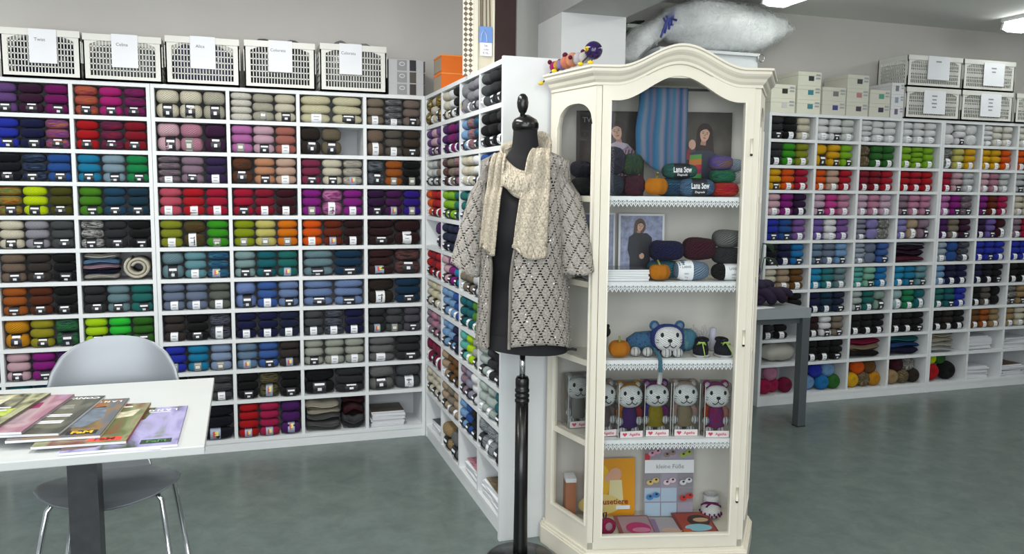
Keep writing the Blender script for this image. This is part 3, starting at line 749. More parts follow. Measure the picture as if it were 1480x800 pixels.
big_ball(x0+.245, .085, z+.077, .076, 'blk', 'large black round ball of yarn beside the red one')
big_ball(x0+.06, .07, z+.187, .05, 'nye', 'neon yellow round ball of yarn resting on the red one')
big_ball(x0+.165, .08, z+.185, .052, 'grd', 'green round ball of yarn above the red and black balls')

# magazines in the bottom of the aisle shelf
def aisle_pt(lx, ly): return (AO[0]+ly, AO[1]-lx)
def lean_mag(lx, ly, n, cover, label, tilt=.0, seed=1, z=None, w=.2, d=.2, grp='magazines in the aisle shelf'):
    px_, py_ = aisle_pt(lx, ly); z = ZB[0]+TH/2+.001 if z is None else z
    t = mag_stack('magazine_stack', px_, py_, z, n, w, d, .009, cover, label, .012, grp, .08, seed)
    t.rotation_euler = (0, tilt, ARZ)
lean_mag(.2, .02, 6, mat('dark grey cover', '3a3c40', .4, noise=.5), 'pile of grey magazines at the bottom of the aisle shelf by the wall', seed=11)
lean_mag(1.04, .02, 7, mat('pink printed cover', 'a86a78', .4, noise=.6, nscale=40), 'pile of pink printed magazines on the bottom aisle shelf', seed=12, w=.24)
lean_mag(1.42, .015, 9, mat('green brown cover', '6a5c40', .4, noise=.7, nscale=18), 'pile of magazines on the front bottom aisle shelf beside the end panel', seed=13, w=.3)

# ------------------------------------------------------------------ behind the cabinet: tall cupboard, bag, wall shelf, plant
t = thing('tall_cupboard', 'tall plain white cupboard behind the display cabinet, under the plastic bag', 'cupboard', (2.7, -.04, 0))
obj('carcass', MB().b2((0, .02, 0), (.77, .37, 2.54), WHITE), t)
obj('door', MB().b2((.002, 0, .05), (.384, .019, 2.5), WHITE), t); obj('door', MB().b2((.387, 0, .05), (.768, .019, 2.5), WHITE), t)
obj('top_board', MB().b2((-.008, -.006, 2.54), (.776, .372, 2.56), WHITE), t)
rg = MB().tube([(3.485+.024*math.cos(a*PI/10), -.055, 2.53+.028*math.sin(a*PI/10)) for a in range(21)], .004, CHROME, 8, False)
obj('ring', rg, t, loc=(-2.7, .04, 0)); ('small metal ring at the corner of the white cupboard behind the cabinet', '')
# large clear bag of white filling lying on the cupboard
t = thing('plastic_bag', 'huge clear plastic bag of white stuffing lying above the display cabinet', 'bag', (3.08, .08, 2.561))
def big_bag(grow):
    def fn(u, v):
        s = v; x = -.62+1.38*s
        env = [(0, .05), (.06, .13), (.17, .10), (.235, .095), (.27, .13), (.4, .175), (.6, .183), (.78, .17), (.9, .11), (.97, .05), (1, .025)]
        for (a, ra), (b_, rb_) in zip(env, env[1:]):
            if a <= s <= b_:
                k = (s-a)/(b_-a); k = k*k*(3-2*k); r = ra+(rb_-ra)*k; break
        t_ = u*2*PI
        r *= 1+.035*math.sin(5*t_+9*s)+.03*math.sin(23*s+2*t_)
        r = max(.004, r+grow)
        zc = .185+(.05*(s-.75)*2 if s > .75 else 0)-(.95*(.25-s) if s < .25 else 0)
        return (x, r*1.0*math.cos(t_), max(.004-grow if x > -.39 else -1, zc+r*math.sin(t_)))
    b = MB(); b.grid(fn, 30, 46, None, True); return b
f = big_bag(0); f.mats = [film('clear crinkled film', 'f2f5f5', .28, .07)]; obj('film', f, t)
f = big_bag(-.02); f.mats = [mat('white stuffing', 'eceeee', .9, noise=.05, nscale=5, bump=.3)]; obj('stuffing', f, t)
kn = MB()
for i in range(5): kn.tube([(-.33+.02*i, -.06, .20+.02*i), (-.34+.015*i, -.115+.004*i, .16+.03*math.sin(i*2)), (-.38+.03*i, -.12, .06+.03*i)], .008, mat('blue print', '5a64b4', .4), 8)
obj('blue_tie', kn, t)
# wall shelf glimpsed left of the bag
t = thing('wall_shelf', 'narrow white wall shelf half hidden behind the white pillar', 'shelf', (2.66, .335, 2.70))
obj('board', MB().b2((-.14, -.24, 0), (.14, 0, .024), mat('pale green board', 'b9c4ba', .6)), t); obj('bracket', MB().b2((.1, -.2, -.1), (.11, 0, 0), WHITE), t)
t = thing('tape_dispenser', 'black device with white label on the narrow wall shelf', 'device', (2.64, .27, 2.7245))
obj('body', MB().b2((-.07, -.05, 0), (.06, .05, .03), INK).plate([(-.07, .03), (-.05, .03), (.0, .05), (.07, .058), (.07, .045), (.0, .03)], -.05, .05, INK), t); obj('label', MB().b2((-.03, -.0545, .003), (.05, -.0505, .026), PAPER), t)
tag(obj('blue_bag', bag_mb(.15, .12, .075, film('blue bag film', '2f7f9c', .95), 77), loc=(2.61, .265, 2.615)), 'small teal blue bag under the narrow wall shelf', 'bag')
# leaves of a plant on the desk
t = thing('potted_plant', 'dark green leafy plant half hidden behind the display cabinet', 'plant', (3.47, -.125, .8215))
obj('pot', MB().lathe([(0, 0), (.05, 0), (.065, .11), (.068, .12), (.06, .12), (.055, .1), (0, .1)], mat('clay pot', '7a4a38', .8), 20), t)
for i, (dx, dz, a) in enumerate(((.09, .40, .2), (.12, .30, -.15), (-.06, .36, 2.9), (-.1, .28, 3.3), (.02, .42, 1.2), (.05, .3, -1.2))):
    lf = MB(); L_ = .11
    lf.tube([(0, 0, .1), (dx*.4, 0, .1+(dz-.1)*.6), (dx*.5, 0, dz)], .003, mat('stem green', '3c5a34', .6), 6)
    lf.grid(lambda u, v: (dx*.5+L_*v*math.cos(a)-.03*(u-.5)*math.sin(PI*v)*math.sin(a), L_*v*math.sin(a)+.045*(u-.5)*2*math.sin(PI*v)**.8*math.cos(a), dz-.06*v*v+.02*math.sin(PI*v)), 6, 10, mat('leaf green', '2c4a2c', .45, noise=.2))
    obj('leaf', lf, t)

# ------------------------------------------------------------------ grey desk with hanks
DK = mat('grey desk laminate', '8b9295', .45); DM = mat('grey metal leg', '5d6366', .4, metal=.4)
t = thing('desk', 'plain grey desk with square metal legs between the cabinet and right shelves', 'desk', (2.36, -.53, 0))
obj('desktop', MB().b2((0, 0, .755), (1.275, .48, .82), DK), t)
obj('apron', MB().b2((.03, .03, .715), (1.245, .45, .755), DM), t)
for x, y in ((.005, 0), (1.21, 0), (.005, .42), (.72, .42)): obj('leg', MB().b2((x, y, .008), (x+.06, y+.06, .755), DM).b2((x-.002, y-.002, 0), (x+.062, y+.062, .008), DARK), t)
tag(obj('paper_sheet', MB().b2((0, 0, 0), (.2, .28, .0015), PAPER), loc=(3.2, -.5, .8205), rot=(0, 0, .2)), 'white sheet of paper lying on the grey desk', 'paper')
tag(obj('card_sign', MB().box((0, 0, .05), (.06, .003, .1), PAPER), loc=(3.47, -.1, .8205)), 'small upright white card behind the purple hanks on the desk', 'card')
def hank(x, y, z, rz, s, m, label, up=False):
    b = MB(); 
    for ph in (0, PI):
        pts = [((i/24-.5)*.26*s, .026*s*math.cos(ph+i/24*3*PI), .048*s+.024*s*math.sin(ph+i/24*3*PI)) for i in range(25)]
        b.tube(pts, [.014*s+.018*s*math.sin(PI*i/24)**.5 for i in range(25)], m, 10)
    if up: b.xf(Matrix.Translation((0, 0, .15*s)) @ Matrix.Rotation(PI/2, 4, 'Y'))
    tag(obj('yarn_hank', b, loc=(x, y, z), rot=(0, 0, rz)), label, 'yarn hank', 'purple hanks on the desk')
PH = yarn_mat('dark purple hank', ['3a2a4a']); PH2 = yarn_mat('violet hank', ['46207a'])
hank(3.44, -.36, .834, .15, 1.15, PH, 'dark purple twisted hank lying at the front of the grey desk')
hank(3.41, -.27, .834, -.3, 1.05, yarn_mat('slate purple hank', ['38304e']), 'slate purple twisted hank behind the front one on the desk')
hank(3.38, -.32, .9, .5, .95, yarn_mat('dusky hank', ['3c3450']), 'dusky violet hank piled on top of the others on the desk')
hank(3.27, -.3, .834, .3, 1.1, PH2, 'bright violet hank standing upright against the display cabinet edge', True)

# ------------------------------------------------------------------ visible ceiling lights
HOUS = mat('lamp housing', 'c4c6c6', .5); DIFF = mat('lit diffuser', 'f4f8f4', .4, emit=7)
for i, (x, y0, L_, w) in enumerate(((3.47, -.2, 1.5, .21), (5.72, -.1, 1.5, .24))):
    t = thing('ceiling_light', ['long lit tube fitting on the ceiling above the plastic bag', 'lit tube fitting with clear lens on the ceiling at the right edge'][i], 'ceiling light', (x, y0, HC), 0, 'ceiling tube lights')
    obj('housing', MB().b2((-w/2, -L_, -.03), (w/2, 0, 0), HOUS), t)
    obj('diffuser', MB().plate([(-w*.42, -.03), (-w*.5, -.085), (-w*.3, -.1), (w*.3, -.1), (w*.5, -.085), (w*.42, -.03)], -L_+.02, -.02, DIFF), t)
    for y in (-.02, -L_): obj('end_cap', MB().plate([(-w*.43, -.03), (-w*.52, -.087), (-w*.3, -.103), (w*.3, -.103), (w*.52, -.087), (w*.43, -.03)], y, y+.02, HOUS), t)

# ------------------------------------------------------------------ display cabinet
CO = (1.34, -2.06, 0); CRZ = -.24
W = .67; CX = .137; CD = .306; CB = .35
PLAN = [(0, 0), (W, 0), (W+CX, CD), (W+CX, CB), (-CX, CB), (-CX, CD)]
def offset_plan(o):
    n = len(PLAN); out = []
    for i in range(n):
        p0, p1, p2 = Vector(PLAN[i-1]), Vector(PLAN[i]), Vector(PLAN[(i+1) % n])
        d1, d2 = (p1-p0).normalized(), (p2-p1).normalized()
        n1, n2 = Vector((d1.y, -d1.x)), Vector((d2.y, -d2.x))
        k = (n1+n2); k = k/(1+n1.dot(n2))
        q = p1+k*o; out.append((q.x, min(q.y, CB)))
    return out
def bump(x, a=.06, b=.61):
    t = min(1, max(0, (x-a)/(b-a))); return .5-.5*math.cos(2*PI*t)
cab = thing('display_cabinet', 'tall cream glass display cabinet with arched cornice beside the mannequin', 'cabinet', CO, CRZ)
pl = MB().prism(offset_plan(.022), 0, .075, CREAM).prism(offset_plan(.016), .075, .083, CREAM).prism(offset_plan(.009), .083, .095, CREAM)
obj('plinth', pl, cab)
obj('floor_board', MB().prism(offset_plan(-.001), .095, .125, CREAM), cab)
INNER = mat('cabinet inside', 'd0ccc6', .7)
obj('back_panel', MB().b2((-CX+.002, CB-.014, .125), (W+CX-.002, CB-.001, 2.07), INNER), cab)
for x in (-CX, W+CX-.02): obj('back_post', MB().b2((x, CD, .125), (x+.02, CB-.014, 2.07), CREAM), cab)
obj('roof_board', MB().prism(offset_plan(-.004), 2.055, 2.075, CREAM), cab)
# cornice: stepped profile swept round the chamfers and over the arch
prof = [(0, -.075), (.006, -.072), (.006, -.062), (.016, -.052), (.022, -.040), (.034, -.030), (.04, -.022), (.04, -.012), (.048, -.008), (.048, 0), (.0, .0), (-.02, 0)]
path = [(-CX, CD, 0)]+[(W*i/32, 0, .088*bump(W*i/32, .075, .595)) for i in range(33)]+[(W+CX, CD, 0)]
co = MB(); ks = []
for i, (x, y, dz) in enumerate(path):
    if i == 0 or i == 1: n = Vector((-CD, -CX, 0)).normalized()
    if i >= len(path)-2: n = Vector((CD, -CX, 0)).normalized()
    if 1 < i < len(path)-2: n = Vector((0, -1, 0))
    if i in (1, len(path)-2):
        k = (n+Vector((0, -1, 0))); n = k/(1+n.dot(Vector((0, -1, 0))))
    ks.append(co.add([(x+n.x*o, y+n.y*o, 2.083+dz+z) for o, z in prof]))
for a, b in zip(ks, ks[1:]):
    for j in range(len(prof)-1): co.face((a+j, b+j, b+j+1, a+j+1), CREAM)
for i in range(1, len(path)-1-1):      # close the arch behind the moulding
    pass
obj('cornice', co, cab)
fr = MB()
for i in range(32):                    # frieze between door and cornice
    xa, xb = W*i/32, W*(i+1)/32
    za, zb = 2.083+.088*bump(xa, .075, .595)-.0, 2.083+.088*bump(xb, .075, .595)-.0
    fr.plate([(xa, 2.045), (xb, 2.045), (xb, zb), (xa, za)], .003, .02, CREAM)
obj('frieze', fr, cab)
# corner posts at the front edges
for nm, x0, x1 in (('l', 0, .024), ('r', W-.024, W)):
    obj('corner_post', MB().b2((x0, .001, .095), (x1, .03, 2.05), CREAM), cab)
# door: frame with an arched opening, pane, hinges, lock
d = MB(); ya, yb = -.004, .02
xl, xr, ol, or_, zb0, zt = .026, W-.026, .062, .606, .155, 2.05
d.b2((xl, ya, .1), (ol, yb, zt), CREAM).b2((or_, ya, .1), (xr, yb, zt), CREAM).b2((ol, ya, .1), (or_, yb, zb0), CREAM)
def zopen(x): return 1.952+.1*bump(x, .085, .583)
for i in range(32):
    xa, xb = ol+(or_-ol)*i/32, ol+(or_-ol)*(i+1)/32
    d.plate([(xa, zopen(xa)), (xb, zopen(xb)), (xb, max(zt, zopen(xb)+.02)), (xa, max(zt, zopen(xa)+.02))], ya, yb, CREAM)
bd = mat('cream bead', 'e4e0d4', .4)
d.b2((ol-.006, ya-.004, zb0-.006), (or_+.006, ya, zb0), bd).b2((ol-.006, ya-.004, zb0), (ol, ya, 1.952), bd).b2((or_, ya-.004, zb0), (or_+.006, ya, 1.952), bd)
door = obj('door', d, cab)
GL = glass('cabinet glass', 'f8faf9', .35)
obj('glass_pane', MB().poly([(ol-.004, .008, zb0-.004), (or_+.004, .008, zb0-.004), (or_+.004, .008, 2.05), (ol-.004, .008, 2.05)], GL), door)
for z in (1.78, 1.0, .33): obj('hinge', MB().tube([(or_+.03, -.01, z-.03), (or_+.03, -.01, z+.03)], .005, CREAM, 8).ell((or_+.03, -.01, z-.034), (.006, .006, .006), BLACKP, 8, 6), door)
# chamfered sides with arched windows
SL = math.hypot(CX, CD)
def side(nm, o, rz, flip):
    t = MB(); s0, s1 = (.05, SL-.022); z0, zA = .2, 1.86
    t.b2((0, 0, .095), (s0, .02, 2.06), CREAM).b2((s1, 0, .095), (SL, .02, 2.06), CREAM).b2((s0, 0, .095), (s1, .02, z0), CREAM)
    c = (s0+s1)/2; hw = (s1-s0)/2
    za = lambda s: zA+.09*max(0, 1-abs((s-c)/hw)**2.4)**.5 if abs(s-c) < hw else zA
    for i in range(20):
        a, b = s0+(s1-s0)*i/20, s0+(s1-s0)*(i+1)/20
        t.plate([(a, za(a)), (b, za(b)), (b, 2.06), (a, 2.06)], 0, .02, CREAM)
    for z in (1.562, 1.212, .885, .545): t.b2((s0, .004, z-.012), (s1, .02, z+.012), CREAM)
    t.b2((s0-.007, -.004, z0-.006), (s0, 0, zA), bd).b2((s1, -.004, z0-.006), (s1+.006, 0, zA), bd).b2((s0, -.004, z0-.006), (s1, 0, z0), bd)
    o_ = obj('side_panel', t, cab, loc=o, rot=(0, 0, rz))
    obj('glass_pane', MB().poly([(s0-.003, .010, z0-.003), (s1+.003, .010, z0-.003), (s1+.003, .010, 1.955), (s0-.003, .010, 1.955)], GL), o_)
side('left', (-CX, CD, 0), math.atan2(-CD, CX), False)
side('right', (W, 0, 0), math.atan2(CD, CX), True)
# shelves with crocheted lace edging
LACE = mat('white lace', 'dfe2e4', .8)
SHZ = [1.572, 1.222, .895, .555]
IN = offset_plan(-.024)
for z in SHZ:
    sh = obj('shelf_board', MB().prism([(.028, .044), (W-.028, .044), (W+CX-.03, CD), (W+CX-.03, CB-.016), (-CX+.03, CB-.016), (-CX+.03, CD)], z-.018, z, mat('cream shelf', 'e0ddd2', .5)), cab)
    lc = MB(); n = 33; xa, xb = .045, W-.045; top = z+.0015
    lc.b2((xa, .034, top-.0), (xb, .075, top+.0012), LACE)
    for i in range(n):
        a, b = xa+(xb-xa)*i/n, xa+(xb-xa)*(i+1)/n; m_ = (a+b)/2
        lc.plate([(a, top-.016), (b, top-.016), (b, top+.001), (a, top+.001)], .034, .036, LACE)
        lc.tube([(a, .034, top-.015), (m_, .034, top-.028), (b, .034, top-.015)], .0026, LACE, 6, False)
        lc.tube([(a, .033, top-.024), (m_, .032, top-.041), (b, .033, top-.024)], .0036, LACE, 5, False)
        if i % 2: lc.tube([(m_+.004*math.cos(q), .033, top-.018+.004*math.sin(q)) for q in (0, 1.57, 3.14, 4.71, 6.28)], .0012, mat('lace shade', 'aeb2b8', .8), 4, False)
    obj('lace_trim', lc, cab)

def cthing(name, label, cat, x, y, z, rz=0, group=None, rot=None):
    c, s = math.cos(CRZ), math.sin(CRZ)
    t = thing(name, label, cat, (CO[0]+c*x-s*y, CO[1]+s*x+c*y, z), 0, group)
    t.rotation_euler = (0, 0, CRZ+rz) if rot is None else (rot[0], rot[1], CRZ+rot[2])
    return t
def cobj(name, mb, label, cat, x, y, z, rz=0, group=None, rot=None):
    c, s = math.cos(CRZ), math.sin(CRZ)
    o = obj(name, mb, None, label, cat, group, None, (CO[0]+c*x-s*y, CO[1]+s*x+c*y, z))
    o.rotation_euler = (0, 0, CRZ+rz) if rot is None else (rot[0], rot[1], CRZ+rot[2])
    return o

# flat pictures: stacked outlines a hair apart
def pic(b, polys, y=-.0006):
    for k, (pts, m) in enumerate(polys):
        b.poly([(x, y-.0005*k, z) for x, z in pts], m)
def oval(cx, cz, rx, rz, n=20, a0=0, a1=2*PI):
    return [(cx+rx*math.cos(a0+(a1-a0)*i/n), cz+rz*math.sin(a0+(a1-a0)*i/n)) for i in range(n)]
SKIN = mat('printed skin', 'c9a08c', .5); SKIN2 = mat('printed skin shade', 'a87e6c', .5); HAIR = mat('printed dark hair', '2a1c1a', .5); LIPS = mat('printed lips', '9a4a4a', .5)
BRWN = mat('printed dark wood', '37302c', .5, noise=.35, nscale=14); SNOW = mat('printed frosty blue', '8f96b4', .5, noise=.35, nscale=45)
def face_poly(cx, cz, s, tilt=0, hair=None):
    c, q = math.cos(tilt), math.sin(tilt)
    T = lambda pts: [(cx+(x*c-z*q)*s, cz+(x*q+z*c)*s) for x, z in pts]
    E_ = mat('printed eye', '2a1f1c', .5)
    return [(T([(-.34, -.7), (.34, -.7), (.4, -1.5), (-.4, -1.5)]), SKIN2), (T([(.70*math.cos(a)*(1 if math.sin(a) > 0 else .92), 1.0*math.sin(a)) for a in [k*PI/14 for k in range(28)]]), SKIN),
            (T([(-.72, .2), (-.66, .62), (-.35, .95), (0, 1.04), (.35, .95), (.66, .62), (.72, .2), (.60, .45), (.3, .72), (.05, .78), (-.3, .66), (-.6, .4)]), hair or HAIR),
            (T(oval(-.28, .12, .13, .055, 8)), E_), (T(oval(.28, .12, .13, .055, 8)), E_), (T([(-.46, .27), (-.14, .31), (-.14, .36), (-.42, .34)]), E_), (T([(.14, .31), (.46, .27), (.42, .34), (.14, .36)]), E_),
            (T([(-.02, .12), (-.13, -.2), (.0, -.26), (.12, -.2), (.06, .1)]), SKIN2), (T([(-.25, -.46), (0, -.42), (.25, -.46), (.12, -.56), (-.12, -.56)]), LIPS)]
def poster(x, y, z, w, h, bg, polys, label, border=0, lean=.06, rz=0, words=None):
    o = cthing('poster', label, 'poster', x, y, z, rot=(-lean, 0, rz))
    b = MB().b2((0, 0, 0), (w, .002, h), PAPER); pic(b, [([(border, border), (w-border, border), (w-border, h-border), (border, h-border)], bg)]+polys, -.0006)
    obj('print', b, o)
    if words: text(o, words[0], words[1], words[2], GREYP, bold=.0006)
    return o
LILAC = mat('printed lilac shawl', 'b3a6b8', .5); PLUMS = mat('printed plum stripe', '7c3f5c', .5); DENIM = mat('printed dark jacket', '2a2f42', .5); BLK2 = mat('printed black', '17171c', .5)
def stripes(x0, z0, x1, z1, n, w, m, dx):
    return [([(x0+(x1-x0)*i/n, z0), (x0+(x1-x0)*i/n+w, z0), (x0+(x1-x0)*i/n+w+dx, z1), (x0+(x1-x0)*i/n+dx, z1)], m) for i in range(n)]
h1 = .365
poster(-.03, .29, 1.574, .30, h1, BRWN,
[([(x+.035, z) for x, z in q], m_) for q, m_ in (
  [(oval(.146, .278, .038, .048), HAIR), ([(.112, .28), (.11, .235), (.125, .225), (.17, .22), (.192, .23), (.184, .285)], HAIR)]+face_poly(.142, .275, .033, .25)+
  [([(.06, .16), (.10, .215), (.14, .235), (.19, .225), (.225, .19), (.245, .1), (.25, .03), (.2, .07), (.05, .1)], LILAC), ([(.02, .07), (.22, .09), (.2, .0), (.02, .0)], mat('printed dark skirt', '2c2630', .5))]+
  stripes(.15, .05, .22, .2, 5, .006, PLUMS, .03)+[([(.07, .14), (.19, .215), (.195, .208), (.075, .13)], mat('printed fold', '8a7c92', .5))])],
  'photo poster of a woman wrapped in a lilac striped shawl, cabinet top shelf', 0, .04, 0, ('TV', .03, (.045, -.003, .325)))
scf = [('4f8a3c', .0), ('b8702a', .02), ('a8283c', .045), ('8a1e4a', .065), ('3a8a3a', .085), ('5a4a9a', .105), ('8a2a7a', .125)]
polys = [(oval(.113, .275, .036, .045), HAIR), ([(.077, .275), (.072, .19), (.086, .17), (.145, .165), (.158, .18), (.149, .275)], HAIR)]+face_poly(.113, .27, .031, -.15)
polys += [([(.045, .19), (.09, .2), (.14, .2), (.19, .17), (.205, .03), (.19, 0), (.03, 0), (.03, .12)], DENIM)]
polys += [([(.045, .18-d_), (.1, .185-d_), (.1, .16-d_), (.045, .155-d_)], mat('printed scarf '+c, c, .5)) for c, d_ in scf]
polys += [(oval(.055, .225, .016, .022), SKIN), ([(.03, .2), (.05, .21), (.045, .16), (.03, .16)], mat('printed red cuff', '8a2434', .5)), (oval(.12, .055, .02, .018), SKIN), ([(.13, .07), (.17, .075), (.17, .05), (.13, .045)], mat('printed red cuff', '8a2434'))]
poster(.425, .29, 1.574, .235, .367, mat('printed grey wood', '4a4540', .5, noise=.35, nscale=12), polys, 'photo poster of a dark-haired woman in rainbow scarf and dark jacket, cabinet top shelf', 0, .03)
def snowlady(w, h, cx, dark, tilt):
    return [(oval(cx, h*.80, .026, .034), mat('printed brown hair', '5a4034', .5)), ([(cx-.026, h*.8), (cx-.03, h*.66), (cx-.012, h*.66), (cx-.01, h*.8)], mat('printed brown hair', '5a4034'))]+face_poly(cx+.002, h*.795, .02, tilt)+[
            ([(cx-.05, h*.62), (cx-.025, h*.69), (cx+.03, h*.69), (cx+.052, h*.62), (cx+.055, h*.4), (cx+.045, h*.3), (cx+.05, .012), (cx-.045, .012), (cx-.045, h*.3), (cx-.055, h*.42)], dark),
            (oval(cx+.008, h*.32, .011, .013), SKIN), ([(cx-.006, h*.69), (cx+.008, h*.69), (cx+.004, h*.35), (cx-.002, h*.35)], BLK2)]
poster(.163, .275, 1.2245, .205, .272, SNOW, snowlady(.205, .272, .095, mat('printed navy coat', '1c1e2a', .5), -.3), 'white bordered poster of a smiling woman in a long dark cardigan, second shelf', .009, .05, 0, ('LANG', .016, (.036, -.003, .252)))
poster(-.05, .285, 1.2245, .20, .275, SNOW, [(oval(.111, .22, .029, .036), HAIR), ([(.082, .22), (.078, .172), (.14, .172), (.14, .22)], HAIR)]+face_poly(.112, .215, .024, .1)+[([(.05, .14), (.08, .17), (.135, .17), (.165, .13), (.17, .012), (.045, .012)], mat('printed charcoal top', '25262a', .5)), (oval(.108, .17, .02, .012), SKIN)],
       'white bordered poster of a dark-haired woman seen through the cabinet side window, second shelf', .008, .05, 0, ('LANG', .015, (.036, -.003, .255)))

# striped scarf over the rail
rl = obj('hanging_rail', MB().tube([(.05, .176, 2.02), (.62, .176, 2.02)], .005, DARK, 8), cab)
for x in (.05, .62): obj('bracket', MB().b2((x-.004, .172, 2.02), (x+.004, .18, 2.056), DARK), rl)
def stripe_mat():
    m, nt, b = nodes('blue lilac striped knit'); L = nt.links
    uv = nt.nodes.new('ShaderNodeUVMap'); sp = nt.nodes.new('ShaderNodeSeparateXYZ'); L.new(uv.outputs['UV'], sp.inputs[0])
    r = nt.nodes.new('ShaderNodeValToRGB'); r.color_ramp.interpolation = 'EASE'; e = r.color_ramp.elements
    cs = ['2a5880', '336a8e', '72788c', '2f6288', '6f6a84', '2c5f86', '3a6f8e', '7c7a8c', '2a5f84', '68708c', '3a7490', '757089', '27527a', '7d7a90', '336688']
    e[0].color = hx(cs[0])+(1,); e[1].color = hx(cs[-1])+(1,)
    for i, c in enumerate(cs[1:-1]): q = e.new((i+1)/(len(cs)-1)); q.color = hx(c)+(1,)
    L.new(sp.outputs[0], r.inputs['Fac']); L.new(r.outputs['Color'], b.inputs['Base Color'])
    b.inputs['Roughness'].default_value = .9
    w = nt.nodes.new('ShaderNodeTexWave'); w.inputs['Scale'].default_value = 60; L.new(uv.outputs['UV'], w.inputs['Vector'])
    bp = nt.nodes.new('ShaderNodeBump'); bp.inputs['Strength'].default_value = .4; bp.inputs['Distance'].default_value = .003
    L.new(w.outputs['Fac'], bp.inputs['Height']); L.new(bp.outputs['Normal'], b.inputs['Normal'])
    return m
STR = stripe_mat()
sc_ = MB()
def scf_fn(u, v):
    x = .215+.205*u+.004*math.sin(2.5*v*PI)*(1-u)-(.016*v*(1-u))
    yy = .172+.009*math.sin(u*PI*6+v*1.2)*(.3+.7*v)-.012*v
    zend = 1.752-.10*u-.03*math.sin(u*PI)
    z = 2.027+(zend-2.027)*v
    if v < .04: z = 2.027; yy = .172
    return (x, yy, z)
sc_.grid(scf_fn, 40, 24, STR)
sc_.grid(lambda u, v: (.217+.2*u, .183+.008*math.sin(u*PI*5)*v, 2.026-.2*v), 30, 8, STR)
o = solid(cobj('striped_scarf', sc_, 'blue and lilac striped knitted scarf hanging in the top of the display cabinet', 'scarf', 0, 0, 0), .006, 0)

# yarn balls, pumpkins and small things
def pball(x, y, z, L_, H, D, code, label, band=None, rz=0, words=None, end=False, var=0):
    m = ymat(code) if isinstance(code, str) else code
    o = cobj('yarn_ball', BALL[var], label, 'yarn ball', x, y, z+H/2, rz+(PI/2 if end else 0), 'yarn balls in the display cabinet')
    o.scale = (L_, D, H); o.material_slots[0].link = 'OBJECT'; o.material_slots[0].material = m
    if band:
        bm, a, b_ = band; k = MB()
        def pt(xx, t_, s):
            c, q = math.cos(t_), math.sin(t_); r = .5*max(0, 1-abs(2*xx)**3.8)**.4*1.03*s
            return (xx, -r*math.copysign(abs(c)**.74, c), r*math.copysign(abs(q)**.74, q))
        k.grid(lambda u, v: pt(a+(b_-a)*u, -PI/2+2*PI*v, 1.01), 6, 24, bm)
        bo = obj('paper_band', k, o)
        if words:
            ink, lines = words
            for tx, sz, az in lines:
                me = text_mesh(tx, sz, ink, bold=sz*.02)
                for v in me.vertices:
                    xx = (a+b_)/2+v.co.x/L_; q = az+v.co.y/(H*.5)
                    v.co = pt(xx, q, 1.06)
                to = bpy.data.objects.new('lettering', me); col.objects.link(to); to.parent = bo
    return o
KB = mat('black paper band', '202127', .5)
S1, S2, S3, S4, S5 = [z+.0035 for z in SHZ]+[.1255]
WD = (PAPER, [('Lana Sew', .02, .1), ('Degradé', .012, -.38)])
SEA = yarn_mat('sea green gradient', ['2f6a5a', '2a5a5e', '3c7a5a']); SBL = yarn_mat('steel blue gradient', ['3f6a8a', '56748e', '35557c', '6a7c9a'])
pball(.445, .10, S1, .155, .075, .10, SBL, 'steel blue yarn ball with black band in front on the top cabinet shelf', (KB, -.18, .22), 0, WD)
pball(.345, .125, S1, .13, .075, .10, yarn_mat('petrol gradient', ['2a5068', '223a5c', '356a72']), 'petrol blue yarn ball behind the orange pumpkin on top cabinet shelf', var=1)
pball(.375, .105, S1+.073, .145, .062, .09, SEA, 'sea green yarn ball with black band lying on top of two blue ones', (KB, -.2, .24), -.06, WD)
pball(.575, .12, S1, .115, .06, .09, yarn_mat('red orange gradient', ['c03a20', 'b0142a', 'c8502a']), 'red yarn ball at the bottom right of the top cabinet shelf', var=1)
pball(.565, .125, S1+.058, .108, .055, .085, yarn_mat('green gradient', ['1f6a4a', '2a7a5a', '20503c']), 'green yarn ball between red and violet ones, top cabinet shelf', var=2)
pball(.555, .125, S1+.111, .10, .06, .085, yarn_mat('violet rust gradient', ['5a4a9a', '6a5aa8', '8a6a3a']), 'violet and rust yarn ball topmost on the right, top cabinet shelf', var=0)
pball(.635, .19, S1, .08, .055, .09, 'crw', 'cream yarn ball at far right of the top cabinet shelf', rz=.1)
pball(.635, .19, S1+.053, .08, .055, .09, 'gwh', 'whitish yarn ball in the middle of the right column, top cabinet shelf')
pball(.635, .19, S1+.106, .08, .055, .09, 'pgb', 'pale blue grey yarn ball on top at the far right, top cabinet shelf')
DM1 = yarn_mat('dark mottled wool', ['22222e', '3a2e40', '2c3a48', '4a4450']); DM2 = yarn_mat('dark red mottled wool', ['3a2230', '5a2436', '2a2230']); DM3 = yarn_mat('moss mottled wool', ['2c4434', '3f5a3c', '26343a', '55603c'])
pball(.085, .125, S1+.085, .12, .115, .12, DM1, 'large dark mottled yarn ball at upper left, top cabinet shelf', end=True)
pball(.178, .14, S1+.085, .12, .088, .09, DM3, 'moss green mottled yarn ball seen end on, top cabinet shelf', end=True)
pball(.082, .125, S1, .12, .088, .12, yarn_mat('blue black mottled wool', ['20242e', '2e4050', '24222c', '48505a']), 'blue black mottled yarn ball at lower left, top cabinet shelf', end=True)
pball(.19, .14, S1, .11, .086, .09, DM2, 'dark red mottled yarn ball below the moss green one, cabinet', end=True)
pball(-.02, .2, S1, .08, .075, .09, 'cha', 'charcoal yarn ball seen through the left side window, top shelf', end=True)
pball(-.02, .215, S1+.075, .08, .07, .09, DM1, 'dark mottled yarn ball on top behind the left side window', end=True, var=1)
